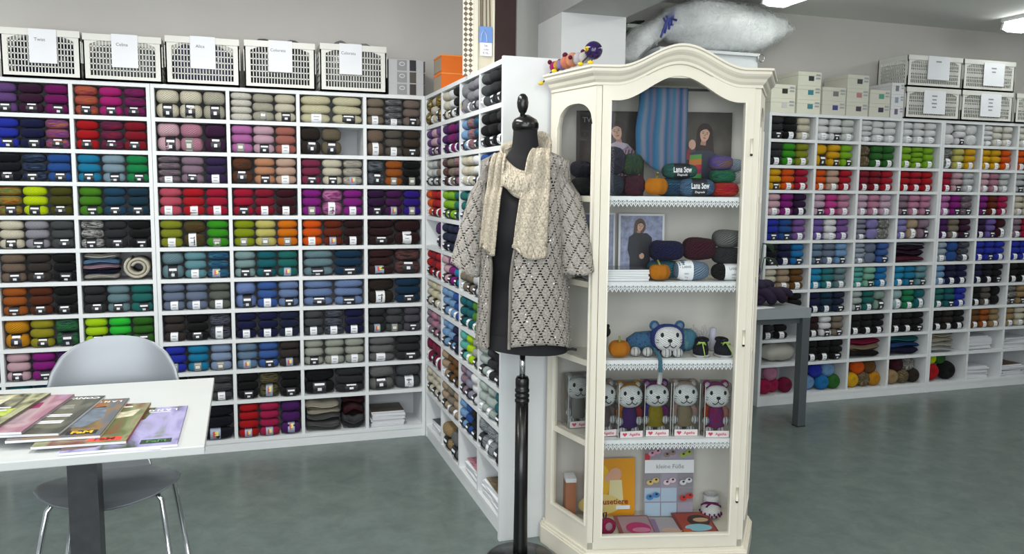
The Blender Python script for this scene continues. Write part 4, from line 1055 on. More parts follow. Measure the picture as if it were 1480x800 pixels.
# second shelf
LW = (GREYP, [('LANG', .014, .35), ('yarns', .008, -.1), ('50 g', .008, -.45)])
pball(.435, .10, S2, .15, .082, .11, yarn_mat('powder blue', ['71879f']), 'powder blue yarn ball with white band on the second cabinet shelf', (PAPER, -.42, -.02), 0, LW)
pball(.335, .16, S2, .14, .08, .10, yarn_mat('peacock blue', ['2f6a7c']), 'peacock blue yarn ball behind the small pumpkin, second shelf', var=1)
pball(.335, .125, S2+.08, .145, .085, .11, yarn_mat('midnight blue', ['15163f']), 'midnight blue yarn ball on top at left, second cabinet shelf', var=2)
pball(.475, .125, S2+.083, .14, .095, .11, yarn_mat('burgundy wool', ['3c1020']), 'burgundy yarn ball on top at right, second cabinet shelf', var=1)
pball(.60, .11, S2, .14, .07, .10, 'blk', 'black yarn ball with white band, bottom right of second cabinet shelf', (PAPER, -.2, .3), 0, LW)
pball(.60, .12, S2+.068, .135, .07, .10, 'cha', 'charcoal yarn ball in the middle of right stack, second cabinet shelf', var=2)
pball(.605, .13, S2+.136, .14, .075, .10, 'mgr', 'grey fluffy yarn ball topmost of right stack, second cabinet shelf', var=1)
t = cthing('magazine_stack', 'stack of white magazines with a glossy dark cover on the second cabinet shelf', 'magazine stack', .12, .052, S2)
for k in range(5):
    b = MB().b2((-.13, 0, .0005), (.12, .17, .0085), mat('white page edges', 'dcdee0', .7)); b.b2((-.13, 0, .0085), (.12, .17, .0092), mat('glossy grey cover', '54585c', .15, noise=.5, nscale=12) if k == 4 else PAPER)
    obj('magazine', b, t, loc=(R_.uniform(-.006, .01), R_.uniform(0, .008), k*.0095), rot=(0, 0, R_.uniform(-.06, .06)))
cobj('green_box', MB().b2((-.035, -.03, 0), (.035, .03, .075), mat('dark green tin', '5a6a60', .4)).b2((-.037, -.032, .06), (.037, .032, .077), mat('dark green tin lid', '4c5a52', .4)), 'small dark green box behind the side window of the second cabinet shelf', 'box', -.035, .235, S2)

def pumpkin(x, y, z, r, label, stem):
    t = cthing('knitted_pumpkin', label, 'pumpkin', x, y, z, R_.uniform(0, 2), 'knitted pumpkins in the cabinet')
    b = MB()
    def fn(u, v):
        a = u*2*PI; p = v*PI
        rib = 1-.10*abs(math.sin(4*a))**.5*0-.09*(1-abs(math.cos(4*a)))
        rad = r*math.sin(p)**.75*rib
        return (rad*math.cos(a), rad*math.sin(a), r*.82-r*.82*math.cos(p)*(1-.35*math.exp(-(math.sin(p)/.35)**2)))
    b.grid(fn, 48, 18, yarn_mat('pumpkin orange', ['ec900c'], knit=True), True, uvs=(6, 3)); obj('fruit', b, t)
    obj('stem', MB().tube([(0, 0, r*1.1), (stem*.1*r, 0, r*1.6), (stem*.5*r, .1*r, r*1.95)], [r*.13, r*.10, r*.08], mat('pumpkin stem', '8a8a3a', .8), 8), t)
pumpkin(.272, .075, S1, .049, 'small orange knitted pumpkin on the top cabinet shelf', -1)
pumpkin(.293, .065, S2, .045, 'small orange knitted pumpkin beside magazines, second cabinet shelf', -.4)
pumpkin(.137, .09, S3, .046, 'small orange knitted pumpkin beside the blue cat, third cabinet shelf', .2)

# lying blue crocheted cat
def ymix(n, cs): return yarn_mat(n, cs, knit=True)
CB1 = ymix('cat blue', ['3f6a9c', '4f86b4', '2f4f94']); CB2 = ymix('cat indigo', ['2c3a8a', '33479a']); CB3 = ymix('cat aqua', ['5f9aa4', '4a86a8', '74a8a8']); CW = ymix('cat white', ['f4f6f8']); FEAT = mat('embroidered black', '15151a', .8)
def cat_face(t, cx, cy, cz, s, whisk=True):
    """white muzzle face with eyes, nose and stitched mouth; faces local -y"""
    f = obj('face', MB().ell((cx, cy, cz), (.052*s, .022*s, .046*s), CW, 20, 12, None, .85), t)
    for q in (-1, 1): obj('eye', MB().ell((cx+q*.028*s, cy-.017*s, cz+.018*s), (.0065*s, .005*s, .009*s), FEAT, 10, 8), f)
    obj('nose', MB().ell((cx, cy-.023*s, cz-.002*s), (.009*s, .005*s, .007*s), FEAT, 10, 8), f)
    m = MB().tube([(cx, cy-.024*s, cz-.006*s), (cx, cy-.024*s, cz-.018*s)], .0016*s, FEAT, 5)
    for q in (-1, 1): m.tube([(cx+q*.024*s*(i/8), cy-.0235*s+.003*s*(i/8)**2, cz-.018*s-.010*s*math.sin(PI*i/8*.9)) for i in range(9)], .0016*s, FEAT, 5)
    for q in (-1, 1):
        for k in range(2): m.tube([(cx+q*.04*s, cy-.016*s, cz-.002*s-.008*s*k), (cx+q*.05*s, cy-.014*s, cz+.002*s-.012*s*k)], .001*s, FEAT, 4)
    obj('mouth', m, f)
def toe(b, c, r):
    b.ell(c, r, CW, 14, 10)
    for q in (-.35, .35): b.tube([(c[0]+q*r[0], c[1]-r[1]*.93*math.cos(a), c[2]+r[2]*math.sin(a)*1.0) for a in (-.9, -.4, .1, .6, 1.0)], .0013, FEAT, 4)
t = cthing('crochet_cat', 'lying blue crocheted toy cat with white face on the third cabinet shelf', 'toy cat', .34, .13, S3, 0)
b = MB().tube([(-.15, .05, .045), (-.11, .05, .05), (-.05, .05, .052), (.03, .06, .055), (.11, .07, .05), (.145, .07, .04)], [.02, .042, .045, .045, .05, .02], CB1, 16)
obj('body', b, t)
obj('rump', MB().ell((.115, .06, .055), (.05, .045, .05), CB3, 16, 10), t)
h = MB().ell((.01, -.01, .078), (.072, .042, .058), CB2, 24, 14, None, .8); obj('head', h, t)
for q in (-1, 1):
    e = obj('ear', MB().ell((.01+q*.055, .0, .128), (.022, .012, .022), CB1, 14, 10), t); obj('inner_ear', MB().ell((.01+q*.055, -.009, .128), (.013, .006, .013), ymix('cat pale blue', ['8aa8c8']), 12, 8), e)
cat_face(t, .008, -.038, .076, 1.15)
for k, (x, y) in enumerate(((-.13, -.025), (-.08, -.035), (-.005, -.06), (.045, -.055))):
    p = MB().tube([(x+.01, y+.075, .03), (x, y+.03, .022), (x, y+.01, .02)], [.018, .02, .016], CB2 if k > 1 else CB3, 10); toe(p, (x, y, .021), (.022, .018, .02)); obj('paw', p, t)
p = MB().tube([(-.04, .02, .035), (-.045, -.04, .022), (-.042, -.085, .014), (-.042, -.106, -.008), (-.042, -.108, -.05)], .0085, CB3, 10); obj('tail', p, t)
obj('tail_tip', MB().tube([(-.042, -.108, -.05), (-.043, -.108, -.085), (-.046, -.108, -.1)], [.009, .0105, .010], CW, 10), t)

# baby shoes, small black and white toy, lilac bobbin
SHO = ymix('shoe navy', ['14152a']); LACEG = mat('lime lace', 'a8c860', .7)
def shoe(x, y, rz, label):
    t = cthing('baby_shoe', label, 'baby shoe', x, y, S3, rz, 'pair of crocheted baby shoes')
    b = MB()
    def fn(u, v):
        a = u*2*PI; p = v
        w_ = .034*(1+.12*math.cos(a+PI)); yy = .05*math.sin(a)
        if p < .5: k = .9+.2*p; return (w_*math.cos(a)*k, yy*k, .03*p*2*(.7 if math.sin(a) < 0 else 1))
        k = 1-.75*(p-.5)*2*(1 if math.sin(a) < .1 else .35)
        return (w_*math.cos(a)*k, yy*k+(.012*(p-.5) if math.sin(a) < 0 else 0), .03*(.7 if math.sin(a) < 0 else 1)+.035*(p-.5)*2*(1 if math.sin(a) > -.1 else .75))
    b.grid(fn, 28, 12, SHO, True, uvs=(4, 2)); obj('upper', b, t)
    obj('sole', MB().lathe([(0, 0), (1, 0), (1.03, .5), (1, 1), (0, 1)], CW, 24).xf(Matrix.Diagonal((.036, .054, .008, 1))), t)
    obj('collar', MB().tube([(.024*math.cos(a*PI/8), .018+.024*math.sin(a*PI/8), .066+.004*math.sin(a*PI/8)) for a in range(17)], .006, SHO, 8, False), t)
    l = MB()
    for q in (-1, 1): l.tube([(0, -.012, .058), (q*.012, -.028, .062), (q*.018, -.03, .052), (q*.006, -.016, .055)], .0028, LACEG, 6)
    for k in range(3): l.tube([(-.014, -.005+.008*k, .055+.004*k), (.014, -.005+.008*k, .055+.004*k)], .0024, LACEG, 6)
    l.tube([(.004, -.02, .056), (.012, -.045, .03), (.018, -.06, .006)], .0022, LACEG, 6)
    obj('laces', l, t)
shoe(.50, .115, -.35, 'left navy crocheted baby shoe with lime laces, third cabinet shelf')
shoe(.595, .115, .15, 'right navy crocheted baby shoe with lime laces, third cabinet shelf')
t = cthing('thread_spool', 'pale lilac roll and tulle tuft standing behind the navy baby shoes', 'spool', .585, .23, S3)
obj('roll', MB().lathe([(0, 0), (.014, 0), (.014, .1), (0, .1)], mat('pale lilac paper', 'b4b4c4', .6), 16), t)
tf = MB()
for i in range(9): tf.tube([(-.03, 0, 0), (-.04+.008*(i-4), .004*(i % 3), .05), (-.045+.014*(i-4), .01*(i % 3), .10+.012*math.sin(i*1.7))], [.004, .014, .004], film('tulle', 'b4b2ba', .3, .8), 6)
obj('tulle', tf, t)
t = cthing('toy_animal', 'small black and white toy animal behind the pumpkin, third cabinet shelf', 'toy', .085, .2, S3)
obj('body', MB().ell((0, 0, .045), (.028, .02, .045), CW, 14, 10), t); obj('head', MB().ell((.005, -.008, .09), (.03, .02, .026), ymix('toy black', ['17171a']), 14, 10), t)
for q in (-1, 1): obj('ear', MB().ell((.005+q*.018, -.005, .114), (.008, .006, .01), ymix('toy black', ['17171a']), 8, 6), t)
t = cthing('chain_necklace', 'dark beaded chain lying behind the left side window, third shelf', 'chain', -.06, .22, S3)
obj('beads', MB().tube([(-.035, 0, .007), (-.015, -.008, .007), (0, .008, .007), (.015, -.008, .012), (.035, .0, .007)], .006, DARK, 6), t)

# boxed crocheted cats
CLEAR = glass('clear box plastic', 'f6f8f8', .5)
def doll(x, y, rz, i, label, head, ear, arm1, arm2, torso, leg, s=1.):
    t = cthing('crochet_doll', 'crocheted cat doll %s' % label, 'doll', x, y, S4+.006, rz, 'crocheted cat dolls in clear boxes')
    obj('body', MB().tube([(0, 0, .03), (0, 0, .07), (0, 0, .105), (0, 0, .125)], [.034, .036, .03, .02], torso, 16), t)
    obj('collar', MB().lathe([(.018, 0), (.026, .002), (.026, .016), (.018, .018)], ymix('doll collar cream', ['cfc4a4']), 16, (0, 0, .112)), t)
    obj('head', MB().ell((0, .004, .163), (.05, .032, .048), head, 20, 12, None, .85), t)
    for q in (-1, 1):
        e = obj('ear', MB().ell((q*.036, .004, .2), (.018, .012, .018), head, 12, 8), t); obj('inner_ear', MB().ell((q*.036, -.005, .2), (.011, .006, .011), ear, 10, 8), e)
    cat_face(t, 0, -.02, .156, .98)
    for q, am in ((-1, arm1), (1, arm2)):
        a = MB().tube([(q*.03, -.002, .115), (q*.043, -.008, .095), (q*.042, -.016, .07)], [.011, .013, .012], am, 10); toe(a, (q*.041, -.018, .055), (.014, .012, .018)); obj('arm', a, t)
        l = MB().tube([(q*.018, 0, .05), (q*.021, -.004, .03), (q*.024, -.008, .018)], [.018, .018, .014], leg, 10); toe(l, (q*.025, -.014, .016), (.017, .014, .015)); obj('leg', l, t)
    t.scale = (1.06, 1.06, 1.06)
    # the clear box
    t2 = cthing('clear_box', 'clear heart-label box of the doll %s' % label, 'box', x, y, S4+.001, rz, 'clear doll boxes')
    w, d_, h_ = .057, .045, .228
    bx = MB()
    for sg in (-1, 1): bx.poly([(sg*w, -d_, 0), (sg*w, d_, 0), (sg*w, d_, h_), (sg*w, -d_, h_)], CLEAR)
    bx.poly([(-w, -d_, 0), (w, -d_, 0), (w, -d_, h_), (-w, -d_, h_)], CLEAR); bx.poly([(-w, -d_, h_), (w, -d_, h_), (w, d_, h_), (-w, d_, h_)], CLEAR)
    for sg in (-1, 1): bx.b2((sg*w-.0008, -d_-.0008, 0), (sg*w+.0008, -d_+.0008, h_), mat('box edge glint', 'd4d8d8', .2))
    obj('clear_walls', bx, t2)
    obj('back_card', MB().b2((-w, d_, 0), (w, d_+.001, h_), mat('box back card', 'a59a90', .6)).b2((-w, -d_, 0), (w, d_, .002), mat('box back card', 'a59a90')), t2)
    cd_ = obj('label_card', MB().b2((-.05, -d_-.004, .0), (.05, -d_-.002, .028), mat('pink white card', 'e2d6d8', .6)), t2)
    PK = mat('label red', 'c04a5e', .6)
    hp = [(-.03+.0095*.065*16*math.sin(a)**3*.065*15.4, 0.0145+.0095*.062*(13*math.cos(a)-5*math.cos(2*a)-2*math.cos(3*a)-math.cos(4*a))) for a in [k*2*PI/24 for k in range(24)]]
    obj('heart', MB().plate(hp[::-1], -d_-.0052, -d_-.004, PK), cd_)
    text(cd_, 'Agatha', .017, (.014, -d_-.005, .0135), PK, bold=.0003)
doll(.075, .125, .2, 0, 'in mauve, half behind the left door frame', ymix('doll mauve', ['a8908c', 'b8a4a0']), CW, ymix('doll taupe', ['8a7a78']), ymix('doll taupe', ['8a7a78']), ymix('doll taupe', ['8a7a78']), CW)
doll(.186, .105, .12, 1, 'with golden hood and purple trousers', ymix('doll gold', ['b88a2a', 'a8702a']), CW, ymix('doll orange', ['c87a1a']), ymix('doll red', ['a82a34']), ymix('doll violet', ['4a2a80', '5a2a7a']), ymix('doll violet', ['4a2a80', '5a2a7a']))
doll(.305, .12, .03, 2, 'with purple hood and yellow trousers', ymix('doll purple', ['5a2484', '8a1c5c']), ymix('doll lilac', ['c0a8d0']), ymix('doll indigo', ['4a3aa0']), ymix('doll plum', ['7a2070']), ymix('doll mustard', ['b8a01c', 'a8981c']), ymix('doll mustard', ['b8a01c', 'a8981c']))
doll(.432, .12, -.02, 3, 'in beige and pale pink', ymix('doll beige', ['b8a48e', 'c4a89c']), CW, ymix('doll pale pink', ['c8a49c']), ymix('doll pale pink', ['c8a49c']), ymix('doll sand', ['a89a78', 'b09a80']), ymix('doll sand', ['a89a78', 'b09a80']))
doll(.562, .095, -.04, 4, 'with crimson hood, rightmost of the row', ymix('doll crimson', ['ac1c4a', '8a2a8a']), CW, ymix('doll flame', ['c84a1a']), ymix('doll salmon', ['d09080']), ymix('doll violet red', ['7a3a9a', 'b01c50']), ymix('doll violet red', ['7a3a9a', 'b01c50']))
doll(-.01, .262, .2, 5, 'in pale grey behind the left side window', ymix('doll pale grey', ['b4b2ae']), CW, ymix('doll pale grey', ['b4b2ae']), ymix('doll pale grey', ['b4b2ae']), ymix('doll pale grey', ['b4b2ae']), CW)

# books on the cabinet floor
def book(x, y, z, w, h, th, cov, polys, label, lean=.1, rz=0):
    t = cthing('book', label, 'book', x, y, z, rot=(-lean, 0, rz), group='books in the cabinet')
    b = MB().b2((0, .001, 0), (w, th-.001, h), mat('white page edges', 'dcdee0')).b2((0, 0, 0), (w, .001, h), cov).b2((0, th-.001, 0), (w, th, h), cov); pic(b, polys); obj('cover', b, t); return t
YEL = mat('cover orange yellow', 'd8920c', .4); YEL2 = mat('cover yellow', 'e0b020', .4); REDC = mat('cover red', 'c0401c', .4)
t = book(.045, .27, S5+.002, .222, .263, .012, YEL,
  [(oval(.05, .16, .06, .085), YEL2), (oval(.045, .19, .028, .028), REDC), ([(.03, .1), (.06, .1), (.07, .14), (.03, .145)], REDC), (oval(.13, .19, .03, .032), mat('cover skin', 'd0a084', .5)), (oval(.098, .175, .016, .02), mat('cover skin', 'd0a084')), ([(.105, .165), (.16, .165), (.17, .06), (.1, .06)], mat('cover knit cream', 'd8d0a0', .6)),
   (oval(.06, .055, .1, .048), mat('cover pale yellow', 'dcc478', .5)), ([(.135, .03), (.2, .03), (.2, .048), (.135, .048)], PAPER)], 'orange yellow craft book with a knitted duck and baby hand, cabinet floor', .05, .04)
text(t, 'musetiere', .036, (.118, -.006, .066), mat('cover brown red', '9a3a1c', .5), bold=.0008); text(t, 'en', .034, (.05, -.006, .025), mat('cover brown red', '9a3a1c'))
LV = mat('cover grey lilac', '9d94a4', .5); LV2 = mat('cover pale blue', 'a8bcd0', .5); CGR = mat('cover grey', '8c8690', .5)
def bl(cx, cz, m, s=1): return [(oval(cx-.014*s, cz-.004, .016*s, .012*s, 10), m), (oval(cx+.012*s, cz+.006, .016*s, .012*s, 10), m), (oval(cx-.012*s, cz, .006*s, .005*s, 8), DARK), (oval(cx+.014*s, cz+.01, .006*s, .005*s, 8), DARK)]
w, h = .225, .325
cells = [([(c*w/3+.002, r_*.066+.004), ((c+1)*w/3-.002, r_*.066+.004), ((c+1)*w/3-.002, r_*.066+.066), (c*w/3+.002, r_*.066+.066)], m) for c, r_, m in ((0, 1, LV2), (1, 1, LV2), (2, 1, CGR), (0, 2, CGR), (1, 2, LV), (2, 2, CGR), (0, 4, CGR), (1, 4, LV), (2, 4, LV), (0, 0, LV2), (1, 0, LV2), (2, 0, LV))]
t = book(.305, .255, S5+.002, w, h, .008, LV, cells+[([(0, .202), (w, .202), (w, .262), (0, .262)], PAPER), ([(0, .262), (.022, .262), (.022, .292), (0, .292)], mat('cover red tab', 'b02434', .5))]
  +bl(.045, .295, mat('cover pink', 'c890a8', .5))+bl(.113, .29, mat('cover mocha', '8a7870', .5))+bl(.187, .29, mat('cover lime', '94a83c', .5))+bl(.037, .165, mat('cover butter', 'd0b46c', .5))+bl(.113, .165, mat('cover rose', 'd8c0cc', .5))+bl(.187, .165, mat('cover white', 'd0d0d8', .5))+bl(.037, .1, mat('cover azure', '3a7ab8', .5), 1.1)+bl(.19, .095, mat('cover bright red', 'c02a24', .5), 1.1),
  'pattern book kleine Füße with a grid of baby shoes, upright on cabinet floor', .06, -.02)
text(t, 'kleine Füße', .028, (.115, -.009, .232), GREYP); 
def flatmag(x, y, z, rz, w, h, cov, polys, label, tilt=0):
    t = cthing('booklet', label, 'booklet', x, y, z, rot=(-PI/2+tilt, 0, rz), group='flat booklets on the cabinet floor')
    b = MB().b2((0, 0, 0), (w, .005, h), cov); pic(b, polys); obj('cover', b, t)
flatmag(.155, .045, S5+.0065, .0, .155, .17, mat('booklet rose brown', '8a4a54', .4), [([(.016, .01), (.15, .01), (.15, .16), (.016, .16)], mat('booklet grey rose', 'a08890', .4)), (oval(.09, .06, .055, .05), mat('booklet magenta', 'b02a6a', .4)), (oval(.1, .045, .04, .02), mat('booklet pink', 'c87a98', .4))], 'booklet with magenta knitting on the cover, lying left on cabinet floor', .12)
flatmag(.30, .04, S5+.0065, -.05, .15, .16, mat('booklet grey', 'a8a0a4', .4), [([(.004, .01), (.03, .01), (.03, .15), (.004, .15)], mat('booklet violet edge', '8a7090', .4)), (oval(.085, .045, .045, .022), mat('booklet skin', 'c4a490', .4))], 'pale grey booklet lying in the middle of the cabinet floor', .08)
flatmag(.425, .04, S5+.0065, .02, .165, .19, mat('booklet dark red', '7a2c2c', .4), [([(.012, .01), (.155, .01), (.155, .18), (.012, .18)], mat('booklet red print', 'a04434', .4)), (oval(.105, .115, .05, .05), mat('booklet brown', '3a2420', .4)), (oval(.115, .12, .035, .018), mat('booklet tan', 'c8a47c', .4)), (oval(.085, .055, .06, .03), mat('booklet light blue', '8ac0d0', .4)), (oval(.03, .03, .02, .02), mat('booklet orange', 'c05a34', .4))], 'booklet with red and light blue slippers, lying right on cabinet floor', .12)
t = cthing('baby_bootie', 'white and magenta crocheted baby bootie at the right of the cabinet floor', 'bootie', .612, .25, S5, -.3)
MG = ymix('bootie magenta', ['8a2070'])
obj('foot', MB().ell((0, -.01, .034), (.046, .055, .034), CW, 18, 12, None, .9), t); obj('cuff', MB().lathe([(.034, .05), (.036, .07), (.037, .098), (.03, .1), (.028, .06)], CW, 20, (0, .018, 0)), t)
obj('strap', MB().tube([(-.04, -.005, .05), (-.02, -.02, .068), (.02, -.02, .068), (.042, -.005, .05)], .007, MG, 8).tube([(-.02, -.045, .055), (0, -.02, .07), (.03, .0, .06)], .006, MG, 8), t)
bn = MB()
for k in range(14):
    a = -PI*.05-PI*.9*k/13
    bn.box((.048*math.cos(a), -.01+.057*math.sin(a), .022+.010*(k % 2)), (.008, .006, .01), MG, Matrix.Rotation(a, 3, 'Z'))
obj('edging', bn, t)
t = cthing('felt_pouch', 'small crimson knitted round with pale centre at lower left of cabinet floor', 'knitted toy', .098, .075, S5, .1)
obj('body', MB().ell((0, 0, .038), (.042, .02, .038), ymix('pouch crimson', ['a81a50']), 18, 12), t); obj('spot', MB().ell((.005, -.019, .045), (.016, .004, .018), ymix('pouch pale', ['d0a4b4']), 12, 8), t)
obj('loop', MB().tube([(-.012, 0, .074), (-.016, 0, .098), (-.002, 0, .1), (-.004, 0, .074)], .003, ymix('pouch dark', ['4a1a3a']), 6), t)
cobj('wooden_box', MB().b2((-.02, -.04, 0), (.025, .04, .2), mat('terracotta card', 'a86a48', .6)).b2((-.021, -.041, .185), (.026, .041, .203), PAPER), 'narrow terracotta packet behind the lower left side window of the cabinet', 'packet', -.04, .25, S5)

# crocheted caterpillar lying along the left cornice
t = cthing('crochet_caterpillar', 'colourful crocheted caterpillar toy with glossy purple head on the cabinet cornice', 'toy caterpillar', -.005, .0, 2.0865)
seg = [((-.122, .300, .034), .024, 'doll magenta', ['b01c6c']), ((-.113, .270, .036), .021, 'cat mustard', ['d8a03a']), ((-.101, .238, .034), .023, 'cat lilac seg', ['9a86c0']), ((-.086, .198, .040), .028, 'cat peach', ['e08a6a']), ((-.068, .156, .043), .029, 'cat salmon', ['e59a78']), ((-.048, .112, .040), .026, 'cat pale seg', ['d0ccd4']), ((-.030, .074, .042), .025, 'cat offwhite', ['dcd8d4'])]
for c, r, n, cs in seg: obj('body_segment', MB().ell(c, (r, r, r), ymix(n, cs), 16, 10), t)
for c, r in (((-.145, .30, .053), .010), ((-.104, .29, .056), .010), ((-.095, .19, .066), .012), ((-.04, .07, .062), .010), ((-.085, .11, .045), .009)): obj('knob', MB().ell(c, (r, r, r), ymix('cat berry', ['7a1c44']), 10, 8), t)
obj('head', MB().ell((-.006, .022, .060), (.036, .035, .036), mat('glossy dark purple', '241046', .15), 24, 16), t)
obj('beak', MB().tube([(-.034, .006, .062), (-.046, -.012, .058)], [.011, .003], mat('yellow felt', 'd8b820', .7), 8), t)
YF = mat('yellow felt', 'd8b820')
for (a, b_) in (((-.03, .04, .034), (-.052, .03, .004)), ((-.008, .012, .03), (-.02, -.012, .004)), ((-.125, .29, .025), (-.178, .30, -.04)), ((-.105, .24, .02), (-.13, .235, .004))):
    l = obj('leg', MB().tube([a, ((a[0]+b_[0])/2-.004, (a[1]+b_[1])/2-.01, (a[2]+b_[2])/2), b_], .0035, DARK, 6), t)
    obj('foot', MB().ell((b_[0]-.004, b_[1]-.006, b_[2]+.003), (.012, .009, .008), YF, 10, 8), l)

# ------------------------------------------------------------------ tailor's dummy with cardigan and scarf
DO = Vector((1.108, -1.878, 0)); DRZ = -.56
BLKF = mat('black jersey', '0d0d12', .85, noise=.1, nscale=30)
dm = thing('dress_form', 'black tailor dummy on a black column stand with round base, wearing the grey cardigan', 'mannequin', DO, DRZ)
def lerp_tab(tab, z):
    if z <= tab[0][0]: return tab[0][1:]
    for (z0, *a), (z1, *b) in zip(tab, tab[1:]):
        if z <= z1:
            k = (z-z0)/(z1-z0); k = k*k*(3-2*k) if len(a) > 1 else k
            return [p+(q-p)*k for p, q in zip(a, b)]
    return tab[-1][1:]
# z, half width, half depth, y shift
TOR = [(.925, .178, .128, .0), (1.0, .176, .126, 0), (1.1, .158, .112, 0), (1.2, .132, .096, 0), (1.3, .14, .102, -.005), (1.42, .158, .118, -.012), (1.52, .162, .11, -.006), (1.6, .168, .09, 0), (1.66, .165, .075, .0), (1.70, .13, .064, .004), (1.735, .076, .053, .006), (1.77, .055, .048, .004), (1.83, .050, .045, 0), (1.85, .050, .045, 0)]
b = MB()
def torso(u, v):
    z = .95+(1.85-.95)*v; a, d_, y = lerp_tab(TOR, z); t = u*2*PI
    return (a*math.cos(t), y+d_*math.sin(t), z)
k0 = b.grid(torso, 40, 52, BLKF, True); b.face([k0+i for i in reversed(range(40))], BLKF); b.face([k0+52*40+i for i in range(40)], BLKF)
obj('torso', b, dm)
b = MB(); b.grid(lambda u, v: ((.180+.010*v)*math.cos(u*2*PI), (.130+.010*v)*math.sin(u*2*PI), 1.0-(.06+.014*math.cos(u*2*PI+.6))*v), 40, 4, BLKF, True); obj('dress_hem', b, dm)
tilt = Matrix.Rotation(.06, 3, 'Y')
obj('neck_cap', MB().lathe([(0, 1.84), (.052, 1.84), (.055, 1.85), (.055, 1.865), (.046, 1.882), (.028, 1.892), (.014, 1.9), (0, 1.9)], BLACKP, 28), dm)
obj('finial', MB().lathe([(0, 1.895), (.012, 1.895), (.010, 1.905), (.016, 1.912), (.022, 1.93), (.024, 1.95), (.020, 1.972), (.010, 1.984), (0, 1.986)], BLACKP, 20).xf(Matrix.Translation((-.012, 0, 0))), dm)
obj('inner_pole', MB().lathe([(0, .78), (.0125, .78), (.0125, .93), (0, .93)], CHROME, 16), dm)
pp = [(0, .02), (.033, .02), (.031, .06), (.0285, .3), (.0275, .7)]
for k in range(3): pp += [(.0275, .70+.022*k), (.031, .703+.022*k), (.031, .713+.022*k), (.0275, .716+.022*k)]
pp += [(.029, .775), (.029, .80), (.024, .812), (.0, .812)]
obj('column', MB().lathe(pp, BLACKP, 24), dm)
obj('base', MB().lathe([(0, 0), (.142, 0), (.148, .006), (.148, .014), (.136, .024), (.06, .03), (.034, .036), (0, .036)], BLACKP, 48), dm)

def lace_knit(name, h, px_, pz_, open_=.16, glint=True):
    """openwork knit: rows of eyelets along a diamond lattice; UV in metres"""
    m, nt, b = nodes(name); L = nt.links
    N = nt.nodes.new
    uv = N('ShaderNodeUVMap'); sp = N('ShaderNodeSeparateXYZ'); L.new(uv.outputs['UV'], sp.inputs[0])
    def M(op, a, b_=None):
        q = N('ShaderNodeMath'); q.operation = op
        for i, x in enumerate((a, b_)):
            if x is None: continue
            if isinstance(x, (int, float)): q.inputs[i].default_value = x
            else: L.new(x, q.inputs[i])
        return q.outputs[0]
    nz = N('ShaderNodeTexNoise'); nz.inputs['Scale'].default_value = 11; L.new(uv.outputs['UV'], nz.inputs['Vector'])
    wob = M('MULTIPLY', M('SUBTRACT', nz.outputs['Fac'], .5), .22)
    U = M('ADD', M('DIVIDE', sp.outputs[0], px_), wob); V = M('ADD', M('DIVIDE', sp.outputs[1], pz_), wob)
    d1 = M('PINGPONG', M('ADD', U, V), .5); d2 = M('PINGPONG', M('SUBTRACT', U, V), .5)
    dm_ = M('MINIMUM', d1, d2)
    line = M('LESS_THAN', dm_, open_*.36)
    dots = M('GREATER_THAN', M('SINE', M('MULTIPLY', V, 2*PI*8)), -.2)
    hole = M('MULTIPLY', line, dots)
    w = N('ShaderNodeTexWave'); w.inputs['Scale'].default_value = 90; w.inputs['Distortion'].default_value = 4; w.inputs['Detail'].default_value = 3; L.new(uv.outputs['UV'], w.inputs['Vector'])
    n2 = N('ShaderNodeTexNoise'); n2.inputs['Scale'].default_value = 120; n2.inputs['Detail'].default_value = 3; L.new(uv.outputs['UV'], n2.inputs['Vector'])
    r = N('ShaderNodeValToRGB'); c = hx(h)
    r.color_ramp.elements[0].position = .3; r.color_ramp.elements[1].position = .7
    r.color_ramp.elements[0].color = tuple(x*.6 for x in c)+(1,); r.color_ramp.elements[1].color = tuple(min(1, x*1.25) for x in c)+(1,)
    L.new(n2.outputs['Fac'], r.inputs['Fac'])
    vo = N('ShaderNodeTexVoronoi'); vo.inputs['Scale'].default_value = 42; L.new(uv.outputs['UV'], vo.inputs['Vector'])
    sparkle = M('LESS_THAN', vo.outputs['Distance'], .12)  # pale spots painted into the colour as sequin sparkle
    mx = N('ShaderNodeMixRGB'); L.new(M('MULTIPLY', sparkle, M('GREATER_THAN', n2.outputs['Fac'], .5)), mx.inputs['Fac']); L.new(r.outputs['Color'], mx.inputs['Color1']); mx.inputs['Color2'].default_value = (.95, .93, .88, 1)
    L.new(mx.outputs['Color'], b.inputs['Base Color'])
    L.new(M('SUBTRACT', 1.0, hole), b.inputs['Alpha'])
    b.inputs['Roughness'].default_value = .85
    bp = N('ShaderNodeBump'); bp.inputs['Strength'].default_value = .7; bp.inputs['Distance'].default_value = .004
    L.new(M('ADD', w.outputs['Fac'], M('MULTIPLY', dm_, 2.5)), bp.inputs['Height']); L.new(bp.outputs['Normal'], b.inputs['Normal'])
    return m
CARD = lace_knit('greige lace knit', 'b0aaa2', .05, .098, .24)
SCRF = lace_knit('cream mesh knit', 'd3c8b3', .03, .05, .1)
cg = thing('lace_cardigan', 'greige openwork lace cardigan with wide sleeves worn open on the black dummy', 'cardigan', DO, DRZ)
